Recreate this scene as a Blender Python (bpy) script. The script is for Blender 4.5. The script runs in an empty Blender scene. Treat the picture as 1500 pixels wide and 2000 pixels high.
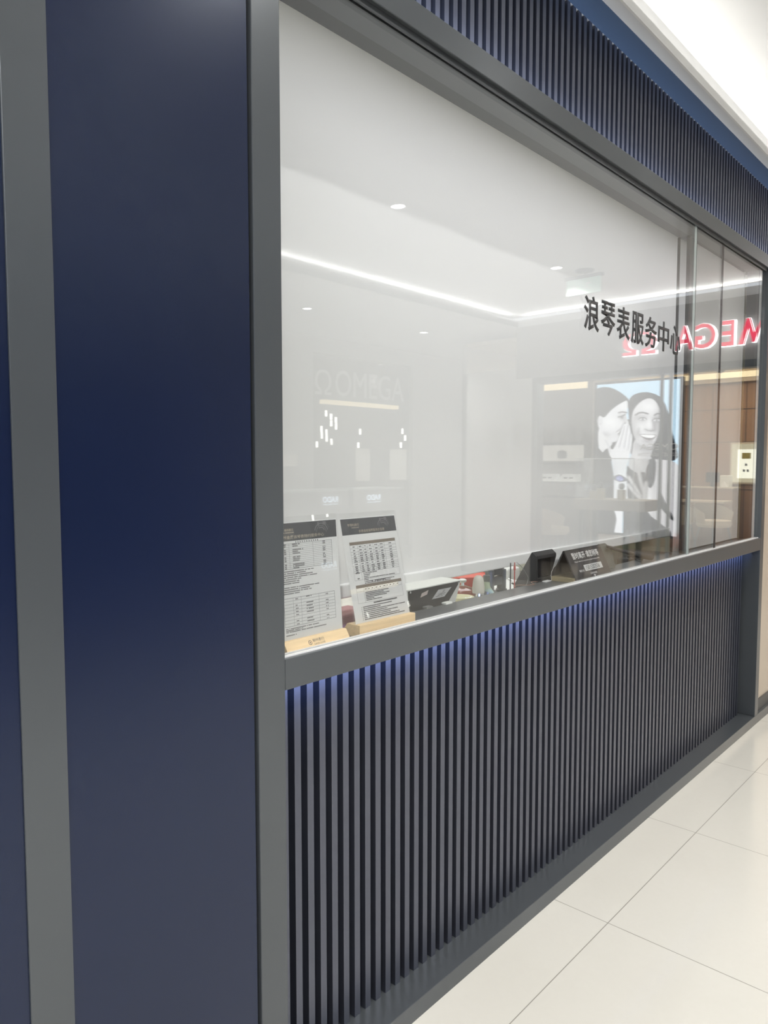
import bpy, bmesh, math, random
import numpy as np
from mathutils import Vector, Matrix

random.seed(7)
SC = bpy.context.scene
C = SC.collection

# ------------------------------------------------------------------ camera
cam_d = bpy.data.cameras.new('camera')
cam = bpy.data.objects.new('camera', cam_d)
C.objects.link(cam)
_pit = math.atan(97 / 1451); _az = math.radians(42.08)
_fh = Vector((math.cos(_az), math.sin(_az), 0))
_r = Vector((math.sin(_az), -math.cos(_az), 0))
_f = _fh * math.cos(_pit) - Vector((0, 0, 1)) * math.sin(_pit)
_u = _r.cross(_f)
cam.matrix_world = Matrix(((_r.x, _u.x, -_f.x, 0), (_r.y, _u.y, -_f.y, -1.213), (_r.z, _u.z, -_f.z, 1.5), (0, 0, 0, 1)))
cam_d.sensor_fit = 'VERTICAL'; cam_d.sensor_height = 36; cam_d.lens = 1451 / 2000 * 36
cam_d.clip_start = 0.02
SC.camera = cam

# ------------------------------------------------------------------ world, colour
w = bpy.data.worlds.new('world'); SC.world = w; w.use_nodes = True
w.node_tree.nodes['Background'].inputs[0].default_value = (0.93, 0.96, 1.0, 1)
w.node_tree.nodes['Background'].inputs[1].default_value = 0.95
SC.view_settings.view_transform = 'Standard'
SC.view_settings.look = 'None'
SC.view_settings.gamma = 1
SC.view_settings.use_curve_mapping = False
SC.view_settings.exposure = 0.55
SC.cycles.max_bounces = 10
SC.cycles.diffuse_bounces = 5
SC.cycles.glossy_bounces = 5
SC.cycles.transparent_max_bounces = 16
SC.cycles.caustics_reflective = False
SC.cycles.caustics_refractive = False

# ------------------------------------------------------------------ lights of the place and added fills
def area(name, loc, size, power, color=(1, 1, 1), direction=(0, 0, -1), spread=180):
    d = bpy.data.lights.new(name, 'AREA'); d.shape = 'RECTANGLE'
    d.size, d.size_y = size; d.energy = power; d.color = color; d.spread = math.radians(spread)
    o = bpy.data.objects.new(name, d); C.objects.link(o)
    o.location = loc
    o.rotation_euler = Vector(direction).to_track_quat('-Z', 'Y').to_euler()
    return o

def strip(name, p0, p1, width, power, color, direction, spread=180):
    """LED strip from p0 to p1 shining along direction."""
    p0 = Vector(p0); p1 = Vector(p1); dr = Vector(direction).normalized()
    d = bpy.data.lights.new(name, 'AREA'); d.shape = 'RECTANGLE'
    d.spread = math.radians(spread); d.size = (p1 - p0).length; d.size_y = width; d.energy = power; d.color = color
    o = bpy.data.objects.new(name, d); C.objects.link(o)
    x = (p1 - p0).normalized(); z = -dr; y = z.cross(x).normalized(); z = x.cross(y)
    m = Matrix((x, y, z)).transposed().to_4x4(); m.translation = (p0 + p1) / 2
    o.matrix_world = m
    return o

def spot(name, loc, power, size=70, blend=0.6, color=(1, 0.98, 0.94), direction=(0, 0, -1), radius=0.03):
    d = bpy.data.lights.new(name, 'SPOT'); d.energy = power; d.spot_size = math.radians(size)
    d.spot_blend = blend; d.color = color; d.shadow_soft_size = radius
    o = bpy.data.objects.new(name, d); C.objects.link(o); o.location = loc
    o.rotation_euler = Vector(direction).to_track_quat('-Z', 'Y').to_euler()
    return o

CEIL = 3.35
WHITE = (1.0, 0.985, 0.96)
strip('cove_led_near', (-3.5, 0.02, 3.088), (8.1, 0.02, 3.088), 0.03, 13, WHITE, (0, -0.12, 1.0))
strip('cove_led_far', (-3.5, -3.95, 3.29), (8.1, -3.95, 3.29), 0.03, 24, WHITE, (0, 0.75, 0.65))
strip('cove_led_end', (8.28, -3.8, 3.29), (8.28, 0.0, 3.29), 0.03, 12, WHITE, (-0.75, 0, 0.65))
strip('sill_led', (1.06, 0.02, 1.0), (4.47, 0.02, 1.0), 0.012, 4.6, (0.34, 0.48, 1.0), (0, 0.9, -0.44), 110)
strip('upper_slat_fill', (1.06, 0.03, 2.628), (6.9, 0.03, 2.628), 0.012, 20.0, (0.66, 0.76, 1.0), (0, 0.8, 0.6), 130)  # added fill lamp that brightens the upper slats, not a fitted strip
area('mall_fill_left', (-1.6, -2.2, 3.34), (2.4, 1.6), 55, WHITE)  # unseen area lamp added as corridor fill, no fixture here
area('kiosk_backlight', (2.8, 1.1, 2.68), (3.4, 1.2), 34, (1.0, 0.985, 1.0))  # unseen lamp added to light the blind from behind
area('shop_fill_front', (9.6, -2.4, 3.03), (1.6, 2.4), 45, (1.0, 0.9, 0.76))  # added warm fill for the front of the shop, no such ceiling panel
area('shop_fill_back', (12.2, -2.6, 3.03), (1.6, 2.6), 50, (1.0, 0.84, 0.62))  # second added warm fill, deeper in the shop

# ------------------------------------------------------------------ materials
MATS = {}
def mat(name, color, rough=0.5, metal=0.0, spec=0.5, emit=None, strength=0.0, noise=0.0, nscale=20.0, bump=0.0,
        bscale=400.0, trans=0.0, alpha=1.0, coat=0.0, stretch=(1, 1, 1)):
    if name in MATS: return MATS[name]
    m = bpy.data.materials.new(name); m.use_nodes = True; nt = m.node_tree
    b = nt.nodes['Principled BSDF']
    b.inputs['Base Color'].default_value = (*color, 1); b.inputs['Roughness'].default_value = rough
    b.inputs['Metallic'].default_value = metal; b.inputs['Specular IOR Level'].default_value = spec
    if coat: b.inputs['Coat Weight'].default_value = coat; b.inputs['Coat Roughness'].default_value = 0.1
    if trans: b.inputs['Transmission Weight'].default_value = trans
    if alpha < 1: b.inputs['Alpha'].default_value = alpha
    if emit:
        b.inputs['Emission Color'].default_value = (*emit, 1); b.inputs['Emission Strength'].default_value = strength
    if noise or bump:
        tc = nt.nodes.new('ShaderNodeTexCoord'); mp = nt.nodes.new('ShaderNodeMapping')
        mp.inputs['Scale'].default_value = stretch
        nt.links.new(tc.outputs['Object'], mp.inputs['Vector'])
    if noise:
        n = nt.nodes.new('ShaderNodeTexNoise'); n.inputs['Scale'].default_value = nscale; n.inputs['Detail'].default_value = 5
        nt.links.new(mp.outputs[0], n.inputs['Vector'])
        mx = nt.nodes.new('ShaderNodeMix'); mx.data_type = 'RGBA'
        mx.inputs[6].default_value = (*[c * (1 - noise) for c in color], 1)
        mx.inputs[7].default_value = (*[min(1, c * (1 + noise)) for c in color], 1)
        nt.links.new(n.outputs['Fac'], mx.inputs[0]); nt.links.new(mx.outputs[2], b.inputs['Base Color'])
    if bump:
        n2 = nt.nodes.new('ShaderNodeTexNoise'); n2.inputs['Scale'].default_value = bscale; n2.inputs['Detail'].default_value = 3
        bp = nt.nodes.new('ShaderNodeBump'); bp.inputs['Strength'].default_value = bump; bp.inputs['Distance'].default_value = 0.002
        nt.links.new(mp.outputs[0], n2.inputs['Vector']); nt.links.new(n2.outputs['Fac'], bp.inputs['Height'])
        nt.links.new(bp.outputs[0], b.inputs['Normal'])
    MATS[name] = m
    return m

def emis(name, color, strength):
    if name in MATS: return MATS[name]
    m = bpy.data.materials.new(name); m.use_nodes = True; nt = m.node_tree
    nt.nodes.remove(nt.nodes['Principled BSDF'])
    e = nt.nodes.new('ShaderNodeEmission'); e.inputs[0].default_value = (*color, 1); e.inputs[1].default_value = strength
    nt.links.new(e.outputs[0], nt.nodes['Material Output'].inputs[0]); MATS[name] = m
    return m

def glass_mat(name, tint=(0.97, 0.985, 0.975), ior=1.52, rough=0.0):
    """Pane of flat glass: each face lets light straight through and mirrors by Fresnel."""
    m = bpy.data.materials.new(name); m.use_nodes = True; nt = m.node_tree
    nt.nodes.remove(nt.nodes['Principled BSDF'])
    g = nt.nodes.new('ShaderNodeNewGeometry'); mi = nt.nodes.new('ShaderNodeMix'); mi.data_type = 'FLOAT'
    mi.inputs[2].default_value = ior; mi.inputs[3].default_value = 1 / ior
    nt.links.new(g.outputs['Backfacing'], mi.inputs[0])
    fr = nt.nodes.new('ShaderNodeFresnel'); nt.links.new(mi.outputs[0], fr.inputs['IOR'])
    t = nt.nodes.new('ShaderNodeBsdfTransparent'); t.inputs[0].default_value = (*tint, 1)
    gl = nt.nodes.new('ShaderNodeBsdfGlossy'); gl.inputs['Roughness'].default_value = rough
    gl.inputs['Color'].default_value = (1, 1, 1, 1)
    mx = nt.nodes.new('ShaderNodeMixShader')
    nt.links.new(fr.outputs[0], mx.inputs[0]); nt.links.new(t.outputs[0], mx.inputs[1]); nt.links.new(gl.outputs[0], mx.inputs[2])
    nt.links.new(mx.outputs[0], nt.nodes['Material Output'].inputs[0]); MATS[name] = m
    return m

def fabric(name, col, tr):
    """woven blind cloth: part of the light goes through it"""
    m = bpy.data.materials.new(name); m.use_nodes = True; nt = m.node_tree
    nt.nodes.remove(nt.nodes['Principled BSDF'])
    tc = nt.nodes.new('ShaderNodeTexCoord'); n = nt.nodes.new('ShaderNodeTexNoise'); n.inputs['Scale'].default_value = 900
    nt.links.new(tc.outputs['Object'], n.inputs['Vector'])
    bp = nt.nodes.new('ShaderNodeBump'); bp.inputs['Strength'].default_value = 0.15; bp.inputs['Distance'].default_value = 0.001
    nt.links.new(n.outputs['Fac'], bp.inputs['Height'])
    d = nt.nodes.new('ShaderNodeBsdfDiffuse'); d.inputs[0].default_value = (*col, 1)
    t = nt.nodes.new('ShaderNodeBsdfTranslucent'); t.inputs[0].default_value = (*col, 1)
    nt.links.new(bp.outputs[0], d.inputs['Normal'])
    mx = nt.nodes.new('ShaderNodeMixShader'); mx.inputs[0].default_value = tr
    nt.links.new(d.outputs[0], mx.inputs[1]); nt.links.new(t.outputs[0], mx.inputs[2])
    nt.links.new(mx.outputs[0], nt.nodes['Material Output'].inputs[0]); MATS[name] = m
    return m
SHADE = fabric('roller_blind_fabric', (0.76, 0.765, 0.785), 0.5)
PAPER = fabric('printed_paper', (0.95, 0.96, 0.97), 0.5)
SHADE2 = fabric('grey_blind_fabric', (0.78, 0.78, 0.775), 0.35)
NAVY = mat('navy_lacquer', (0.005, 0.010, 0.036), 0.26, metal=0.0, spec=0.62, noise=0.06, nscale=3, bump=0.06, bscale=900)
NAVY.node_tree.nodes['Principled BSDF'].inputs['Specular Tint'].default_value = (0.80, 0.88, 1.0, 1)
NAVYG = mat('navy_gloss_soffit', (0.10, 0.16, 0.27), 0.22, metal=0.3, spec=0.8)
NAVYS = mat('navy_slat', (0.125, 0.135, 0.175), 0.33, metal=0.8, spec=0.8, bump=0.08, bscale=900)
GREY = mat('grey_satin_metal', (0.095, 0.105, 0.115), 0.30, metal=0.4, spec=0.55, noise=0.05, nscale=6, bump=0.05, bscale=900)
GREYD = mat('dark_grey_metal', (0.05, 0.055, 0.06), 0.4, metal=0.2, bump=0.03)
BLACKGAP = mat('black_gap', (0.01, 0.011, 0.014), 0.6)
CEILM = mat('white_ceiling_paint', (0.71, 0.71, 0.70), 0.8, noise=0.02, nscale=4)
TRIMW = mat('white_trim_paint', (0.62, 0.63, 0.64), 0.6, noise=0.03, nscale=5)
WALLM = mat('pale_mall_wall', (0.56, 0.55, 0.54), 0.35, noise=0.03, nscale=3)
FASCIA = mat('grey_fascia_panel', (0.27, 0.265, 0.26), 0.35, noise=0.03, nscale=3)
DARKSHOP = mat('dark_shopfront_glass', (0.006, 0.008, 0.016), 0.15, spec=0.5)
BRONZE = mat('bronze_panel', (0.55, 0.48, 0.40), 0.38, metal=0.3, noise=0.05, nscale=4)
ALU = mat('brushed_aluminium', (0.86, 0.87, 0.88), 0.35, metal=0.15)
SILLM = mat('black_worktop_laminate', (0.045, 0.043, 0.042), 0.28, spec=0.6, noise=0.2, nscale=8)
WOODL = mat('beech_wood', (0.74, 0.55, 0.32), 0.5, noise=0.22, nscale=16, stretch=(0.5, 5, 7), bump=0.1, bscale=200)
WOODP = mat('walnut_wall_panel', (0.33, 0.19, 0.10), 0.45, noise=0.12, nscale=6, stretch=(1, 1, 0.2))
INK = mat('printing_ink', (0.06, 0.06, 0.065), 0.7)
INKG = mat('grey_printing_ink', (0.30, 0.31, 0.32), 0.7)
BANNER = mat('charcoal_print', (0.075, 0.078, 0.085), 0.45)
BANNERG = mat('banner_watch_print', (0.19, 0.19, 0.20), 0.45)
GOLDINK = mat('pale_gold_print', (0.46, 0.41, 0.33), 0.5)
BROWNH = mat('taupe_table_header', (0.20, 0.17, 0.14), 0.6)
BLACKP = mat('black_plastic', (0.02, 0.02, 0.022), 0.35, bump=0.03)
BLACKM = mat('black_matte', (0.03, 0.03, 0.033), 0.55)
WHITEP = mat('white_plastic', (0.74, 0.76, 0.73), 0.4)
REDP = mat('red_plastic', (0.62, 0.10, 0.07), 0.45)
GREYT = mat('grey_tool_casting', (0.16, 0.17, 0.17), 0.42, metal=0.3, noise=0.1, nscale=60)
GREENT = mat('pale_green_handle', (0.35, 0.42, 0.30), 0.4)
BONE = mat('frosted_plastic', (0.48, 0.47, 0.42), 0.5)
STEEL = mat('polished_steel', (0.62, 0.63, 0.64), 0.18, metal=1.0)
GOLD = mat('satin_brass', (0.46, 0.39, 0.24), 0.35, metal=0.5)
WHITEINK = mat('white_lettering', (0.85, 0.85, 0.85), 0.5)
LETTER = mat('charcoal_vinyl_lettering', (0.045, 0.047, 0.05), 0.45)
MINT = mat('pale_green_wall', (0.52, 0.53, 0.44), 0.6, noise=0.04, nscale=3)
MINTG = mat('green_cabinet_glass', (0.34, 0.42, 0.33), 0.2)
WORK = mat('pale_worktop', (0.66, 0.64, 0.58), 0.35)
REDL = mat('red_letter_face', (0.62, 0.02, 0.06), 0.35, emit=(0.8, 0.03, 0.09), strength=1.3)
HALO = emis('white_letter_halo', (1, 1, 1), 4.0)
LAMP = emis('lamp_lens', (1, 0.99, 0.96), 14)
WARM = emis('warm_cove_glow', (1.0, 0.80, 0.47), 1.7)
WARMW = emis('warm_niche_glow', (1.0, 0.93, 0.80), 0.6)
LITBOX = emis('lit_display_panel', (1.0, 0.97, 0.78), 1.6)
PENDANT = emis('pendant_glow', (1, 0.97, 0.9), 5)
LITTEXT = emis('lit_blue_white_letters', (0.72, 0.85, 1.0), 2.4)
CREAM = mat('cream_leather', (0.62, 0.55, 0.44), 0.5)
PLYB = mat('watch_pedestal', (0.55, 0.47, 0.33), 0.5)
GLASS = glass_mat('window_glass', (0.99, 0.995, 0.993))
ACRYL = glass_mat('clear_acrylic', (0.997, 0.998, 0.998), 1.45)
FLASK = glass_mat('clear_glass_ware', (0.86, 0.90, 0.86), 1.52, 0.03)
GEDGE = mat('glass_edge', (0.55, 0.62, 0.60), 0.15, spec=0.8)
JOINT = mat('dark_silicone_joint', (0.06, 0.05, 0.05), 0.5)

def floor_mat():
    m = bpy.data.materials.new('polished_floor_tile'); m.use_nodes = True; nt = m.node_tree
    b = nt.nodes['Principled BSDF']
    tc = nt.nodes.new('ShaderNodeTexCoord'); sep = nt.nodes.new('ShaderNodeSeparateXYZ')
    nt.links.new(tc.outputs['Object'], sep.inputs[0])
    def mth(op, a, bb=None):
        n = nt.nodes.new('ShaderNodeMath'); n.operation = op
        for i, v in enumerate((a, bb)):
            if v is None: continue
            if isinstance(v, (int, float)): n.inputs[i].default_value = v
            else: nt.links.new(v, n.inputs[i])
        return n.outputs[0]
    T = 0.798; hw = 0.0014
    def line(coord, off):
        a = mth('DIVIDE', mth('SUBTRACT', coord, off), T)
        f = mth('FRACT', a)
        d = mth('MINIMUM', f, mth('SUBTRACT', 1.0, f))
        return mth('LESS_THAN', d, hw / T)
    lx = line(sep.outputs['X'], 1.757 - 3 * T); ly = line(sep.outputs['Y'], -0.138 - 10 * T)
    g = mth('MAXIMUM', lx, ly)
    n = nt.nodes.new('ShaderNodeTexNoise'); n.inputs['Scale'].default_value = 2.2; n.inputs['Detail'].default_value = 6
    n3 = nt.nodes.new('ShaderNodeTexNoise'); n3.inputs['Scale'].default_value = 60; n3.inputs['Detail'].default_value = 3
    nt.links.new(tc.outputs['Object'], n.inputs['Vector']); nt.links.new(tc.outputs['Object'], n3.inputs['Vector'])
    c1 = nt.nodes.new('ShaderNodeMix'); c1.data_type = 'RGBA'
    c1.inputs[6].default_value = (0.60, 0.58, 0.53, 1); c1.inputs[7].default_value = (0.67, 0.655, 0.61, 1)
    nt.links.new(mth('ADD', mth('MULTIPLY', n.outputs['Fac'], 0.75), mth('MULTIPLY', n3.outputs['Fac'], 0.25)), c1.inputs[0])
    c2 = nt.nodes.new('ShaderNodeMix'); c2.data_type = 'RGBA'; c2.inputs[7].default_value = (0.26, 0.25, 0.22, 1)
    nt.links.new(g, c2.inputs[0]); nt.links.new(c1.outputs[2], c2.inputs[6]); nt.links.new(c2.outputs[2], b.inputs['Base Color'])
    r = nt.nodes.new('ShaderNodeMix'); r.data_type = 'FLOAT'; r.inputs[2].default_value = 0.13; r.inputs[3].default_value = 0.6
    nt.links.new(g, r.inputs[0]); nt.links.new(r.outputs[0], b.inputs['Roughness'])
    b.inputs['Specular IOR Level'].default_value = 0.5
    MATS['floor'] = m
    return m
FLOORM = floor_mat()

# ------------------------------------------------------------------ mesh helpers (all coordinates are world metres)
class MB:
    def __init__(s): s.bm = bmesh.new()
    def box(s, x0, x1, y0, y1, z0, z1, bev=0.0, seg=2):
        b = s.bm
        vs = [b.verts.new((x, y, z)) for x in (x0, x1) for y in (y0, y1) for z in (z0, z1)]
        idx = [(0, 1, 3, 2), (4, 6, 7, 5), (0, 4, 5, 1), (2, 3, 7, 6), (0, 2, 6, 4), (1, 5, 7, 3)]
        fs = [b.faces.new([vs[i] for i in q]) for q in idx]
        if bev:
            es = list({e for f in fs for e in f.edges})
            bmesh.ops.bevel(b, geom=es, offset=bev, segments=seg, affect='EDGES', profile=0.5)
        return s
    def prism(s, pts, axis, a, b_, bev=0.0):
        """polygon pts (2-D) extruded along axis from a to b_."""
        def P(p, t):
            return {0: (t, p[0], p[1]), 1: (p[0], t, p[1]), 2: (p[0], p[1], t)}[axis]
        b = s.bm
        A = [b.verts.new(P(p, a)) for p in pts]; B = [b.verts.new(P(p, b_)) for p in pts]
        fs = [b.faces.new(A), b.faces.new(B[::-1])]
        n = len(pts)
        for i in range(n): fs.append(b.faces.new((A[i], B[i], B[(i + 1) % n], A[(i + 1) % n])))
        if bev:
            bmesh.ops.bevel(b, geom=list({e for f in fs for e in f.edges}), offset=bev, segments=2, affect='EDGES', profile=0.5)
        return s
    def lathe(s, cx, cy, prof, n=32):
        b = s.bm; rings = []
        for r, z in prof:
            if r < 1e-6: rings.append([b.verts.new((cx, cy, z))])
            else: rings.append([b.verts.new((cx + r * math.cos(2 * math.pi * i / n), cy + r * math.sin(2 * math.pi * i / n), z)) for i in range(n)])
        for p, q in zip(rings, rings[1:]):
            for i in range(n):
                j = (i + 1) % n
                if len(p) == 1 and len(q) == 1: continue
                if len(p) == 1: b.faces.new((p[0], q[j], q[i]))
                elif len(q) == 1: b.faces.new((p[i], p[j], q[0]))
                else: b.faces.new((p[i], p[j], q[j], q[i]))
        return s
    def tube(s, pts, rad, n=12):
        """round bar through pts; rad is a number or one per point."""
        b = s.bm; pts = [Vector(p) for p in pts]; R = rad if isinstance(rad, (list, tuple)) else [rad] * len(pts)
        rings = []; up = None
        for i, p in enumerate(pts):
            t = (pts[min(i + 1, len(pts) - 1)] - pts[max(i - 1, 0)]).normalized()
            if up is None: up = t.orthogonal().normalized()
            up = (up - t * up.dot(t)).normalized(); v = t.cross(up)
            rings.append([b.verts.new(p + (up * math.cos(2 * math.pi * k / n) + v * math.sin(2 * math.pi * k / n)) * R[i]) for k in range(n)])
        for p, q in zip(rings, rings[1:]):
            for k in range(n): b.faces.new((p[k], p[(k + 1) % n], q[(k + 1) % n], q[k]))
        b.faces.new(rings[0][::-1]); b.faces.new(rings[-1])
        return s
    def quad(s, a, b_, c, d):
        s.bm.faces.new([s.bm.verts.new(p) for p in (a, b_, c, d)]); return s
    def build(s, name, m, parent=None, smooth=False, M=None):
        bm = s.bm
        if M is not None: bm.transform(M)
        bmesh.ops.recalc_face_normals(bm, faces=bm.faces)
        me = bpy.data.meshes.new(name); bm.to_mesh(me); bm.free()
        return link(name, me, m, parent, smooth)

def wloc(o):
    v = Vector((0, 0, 0))
    while o is not None: v += o.location; o = o.parent
    return v
def link(name, me, m, parent=None, smooth=False, loc=None):
    me.materials.append(m)
    if smooth:
        me.shade_smooth()
        try: me.set_sharp_from_angle(angle=math.radians(40))
        except Exception: pass
    o = bpy.data.objects.new(name, me); C.objects.link(o)
    if parent is not None:
        me.transform(Matrix.Translation(-wloc(parent))); o.parent = parent
    else:
        n = len(me.vertices); co = np.empty(n * 3); me.vertices.foreach_get('co', co); co = co.reshape(-1, 3)
        lo, hi = co.min(0), co.max(0)
        b = Vector(((lo[0] + hi[0]) / 2, (lo[1] + hi[1]) / 2, lo[2]))
        if loc is None: me.transform(Matrix.Translation(-b)); o.location = b
    return o

def thing(name, label, cat, loc, group=None):
    o = bpy.data.objects.new(name, None); C.objects.link(o); o.location = loc; o.empty_display_size = 0.1
    o['label'] = label; o['category'] = cat
    if group: o['group'] = group
    return o
def tag(o, label, cat, group=None):
    o['label'] = label; o['category'] = cat
    if group: o['group'] = group
    return o
def struct(o, label, cat):
    o['label'] = label; o['category'] = cat; o['kind'] = 'structure'; return o
def copy_tree(o, parent=None):
    c = o.copy(); C.objects.link(c); c.parent = parent
    for ch in list(o.children): copy_tree(ch, c)
    return c

def text_bm(s, size=1.0, depth=0.0, bold=0.0, spacing=1.0, shear=0.0):
    cu = bpy.data.curves.new('t', 'FONT'); cu.body = s; cu.size = size; cu.extrude = depth / 2; cu.offset = bold
    cu.space_character = spacing; cu.shear = shear; cu.resolution_u = 4
    o = bpy.data.objects.new('t', cu); C.objects.link(o)
    dg = bpy.context.evaluated_depsgraph_get(); dg.update()
    me = bpy.data.meshes.new_from_object(o.evaluated_get(dg))
    bm = bmesh.new(); bm.from_mesh(me)
    bpy.data.objects.remove(o); bpy.data.curves.remove(cu); bpy.data.meshes.remove(me)
    return bm
def facing(origin, face):
    """matrix that stands local X/Y text up in the world at origin. face: the way the writing looks."""
    rx = Matrix.Rotation(math.pi / 2, 4, 'X')
    rz = {'-y': 0, '-x': -math.pi / 2, '+y': math.pi}[face]
    return Matrix.Translation(origin) @ Matrix.Rotation(rz, 4, 'Z') @ rx
def text(name, s, M, wd, ht, m, parent, depth=0.0006, bold=0.0, spacing=1.0, x=0.0, y=0.0, shear=0.0):
    """writing fitted into wd x ht (either may be None to keep the shape) with its lower left corner at (x, y) of frame M."""
    bm = text_bm(s, 1.0, 0.0, bold, spacing, shear)
    xs = [v.co.x for v in bm.verts]; ys = [v.co.y for v in bm.verts]
    w0, h0 = max(xs) - min(xs), max(ys) - min(ys)
    sx = wd / w0 if wd else ht / h0; sy = ht / h0 if ht else sx
    bm.transform(Matrix.Diagonal((sx, sy, 1, 1)) @ Matrix.Translation((-min(xs), -min(ys), 0)))
    if depth:
        r = bmesh.ops.extrude_face_region(bm, geom=list(bm.faces))
        bmesh.ops.translate(bm, verts=[e for e in r['geom'] if isinstance(e, bmesh.types.BMVert)], vec=(0, 0, depth))
    bm.transform(M @ Matrix.Translation((x, y, 0)))
    bmesh.ops.recalc_face_normals(bm, faces=bm.faces)
    me = bpy.data.meshes.new(name); bm.to_mesh(me); bm.free()
    return link(name, me, m, parent)

# ================================================================== FLOOR, CEILING, MALL SHELL
struct(MB().box(-4, 14.5, -7.5, 2.6, -0.06, 0).build('floor', FLOORM), 'polished cream floor of large square tiles', 'floor')
struct(MB().box(-4, 8.34, -4.1, 0.13, CEIL, CEIL + 0.08).build('ceiling', CEILM), 'raised white mall ceiling with glowing cove edge', 'ceiling')
struct(MB().box(-4, 12, -7.5, -3.84, 3.19, 3.25).build('ceiling_low', TRIMW), 'lower white ceiling beyond the far cove', 'ceiling')
struct(MB().box(-4, 8.34, -3.87, -3.84, 3.19, 3.275).build('trim_9', TRIMW), 'white cove lip on the far side of the ceiling', 'trim')
struct(MB().box(8.16, 8.19, -3.87, 0.13, 3.19, 3.275).build('trim_10', TRIMW), 'white cove lip above the red lettered shop sign', 'trim')
struct(MB().box(-4, 8.34, -0.001, 0.083, 3.0600, 3.0625).build('trim_20', NAVYG), 'glossy navy underside over the recessed slats', 'trim')
struct(MB().box(-4, 8.34, -0.047, 0.13, 3.0625, 3.082).build('trim_5', TRIMW), 'pale plaster band above the navy slats', 'trim')
struct(MB().box(-4, 8.34, -0.055, -0.047, 3.058, 3.092).build('trim_6', CEILM), 'thin white cove lip along the ceiling edge', 'trim')
struct(MB().box(-4, 8.34, 0.10, 0.13, 3.08, CEIL).build('trim_7', CEILM), 'back of the ceiling cove over the kiosk', 'trim')

# ================================================================== KIOSK FRONT
X0, X1 = 1.026, 4.50
struct(MB().box(-3.5, 0.476, 0.004, 0.04, 0, 3.06).build('wall_left', NAVY), 'flat navy wall panel at the far left edge', 'wall')
struct(MB().box(0.549, 0.9445, 0.004, 0.04, 0, 3.06).build('wall_front', NAVY), 'wide flat navy wall panel left of the window', 'wall')
struct(MB().box(0.476, 0.549, 0.0, 0.04, 0, 3.06, 0.0015).build('trim_1', GREY), 'vertical grey metal strip between two navy panels', 'trim')
struct(MB().box(0.9445, 0.956, 0.022, 0.04, 0, 3.06).build('trim_2', BLACKGAP), 'dark shadow gap beside the window post', 'trim')
struct(MB().box(0.953, X0, 0.0, 0.115, 0, 3.06, 0.002).build('trim_3', GREY), 'grey metal post at the left of the window', 'trim')
struct(MB().box(X1, 4.56, 0.0, 0.115, 0.052, 2.56, 0.002).build('trim_4', GREY), 'grey metal post at the right end of the window', 'trim')
struct(MB().box(X0, 7.0, 0.0, 0.115, 2.56, 2.627, 0.002).build('trim_8', GREY), 'grey metal header rail over the window', 'trim')
struct(MB().box(X0, X1, 0.0, 0.0205, 1.008, 1.076, 0.0015).box(X0, X1, 0.0205, 0.158, 1.03, 1.066).build('sill', GREY), 'grey metal sill rail under the window', 'sill')
struct(MB().box(X0, 7.0, 0.0, 0.13, 0.0, 0.052, 0.0015).build('baseboard_front', GREY), 'grey metal plinth rail along the floor', 'plinth')
struct(MB().box(4.56, 7.0, 0.022, 0.06, 0.052, 2.56).build('wall_right', BRONZE), 'warm grey metal wall panel past the window', 'wall')
struct(MB().box(4.56, 7.0, 0.014, 0.022, 0.052, 0.12).build('baseboard_right', GREYD), 'dark skirting under the warm grey panel', 'baseboard')
struct(MB().box(X0, 4.56, 0.113, 0.16, 2.56, 2.64).build('soffit', GREYD), 'grey soffit strip behind the header rail', 'soffit')

def slat_panel(label, xa, xb, z0, z1):
    t = thing('slatted_panel', label, 'slatted panel', ((xa + xb) / 2, 0.1, z0))
    m = MB(); x = xa + 0.057 - 0.001
    k = 0
    while x + 0.02 < xb:
        m.box(x, x + 0.0200, 0.083, 0.118, z0, z1)
        x += 0.04
    m.box(xa, xa + 0.017, 0.083, 0.118, z0, z1)
    m.build('slats', NAVYS, t)
    MB().box(xa, xb, 0.118, 0.128, z0, z1).build('backing_board', NAVYS, t)
    return t
slat_panel('navy vertical slat panel recessed below the window sill', X0, X1, 0.052, 1.008)
slat_panel('navy vertical slat panel over the window, below the ceiling', X0, 7.0, 2.627, 3.060)

# the glazing
G0, G1 = 0.019, 0.027
def pane(n, xa, xb, label):
    o = struct(MB().box(xa, xb, G0, G1, 1.066, 2.565).build(n, GLASS), label, 'window')
    for xx in (xa, xb) if xa < 2 else ():
        MB().box(xx - 0.0006, xx + 0.0006, G0 - 0.0002, G1 + 0.0002, 1.066, 2.56).build('pane_edge', GEDGE, o)
    return o
pane('window_1', X0 + 0.002, 3.44, 'large clear glass pane in front of the white blind')
pane('window_2', 3.452, 3.80, 'narrow clear glass pane right of the blind')
pane('window_3', 3.806, X1 - 0.002, 'clear glass pane at the right end')
struct(MB().box(3.8004, 3.8056, G0, G1, 1.066, 2.56).build('trim_11', JOINT), 'thin dark vertical joint between two glass panes', 'trim')
struct(MB().box(3.4408, 3.4512, G0 + 0.001, G1 - 0.001, 1.066, 2.56).build('trim_12', GREYT), 'bright vertical glass joint beside the mullion', 'trim')
struct(MB().box(X0, X1, 0.012, 0.018, 1.066, 1.0795).box(X0, X1, 0.028, 0.034, 1.066, 1.0795).build('trim_13', ALU), 'slim metal channel holding the glass at the sill', 'trim')
struct(MB().box(X0, X1, 0.012, 0.017, 2.545, 2.562).box(X0, X1, 0.029, 0.035, 2.549, 2.562).build('trim_14', GREYD), 'dark glass channel under the header rail', 'trim')
struct(MB().box(X1 - 0.012, X1, 0.036, 0.046, 1.066, 2.56).build('trim_15', ALU), 'slim vertical bead on the right window jamb', 'trim')
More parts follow.
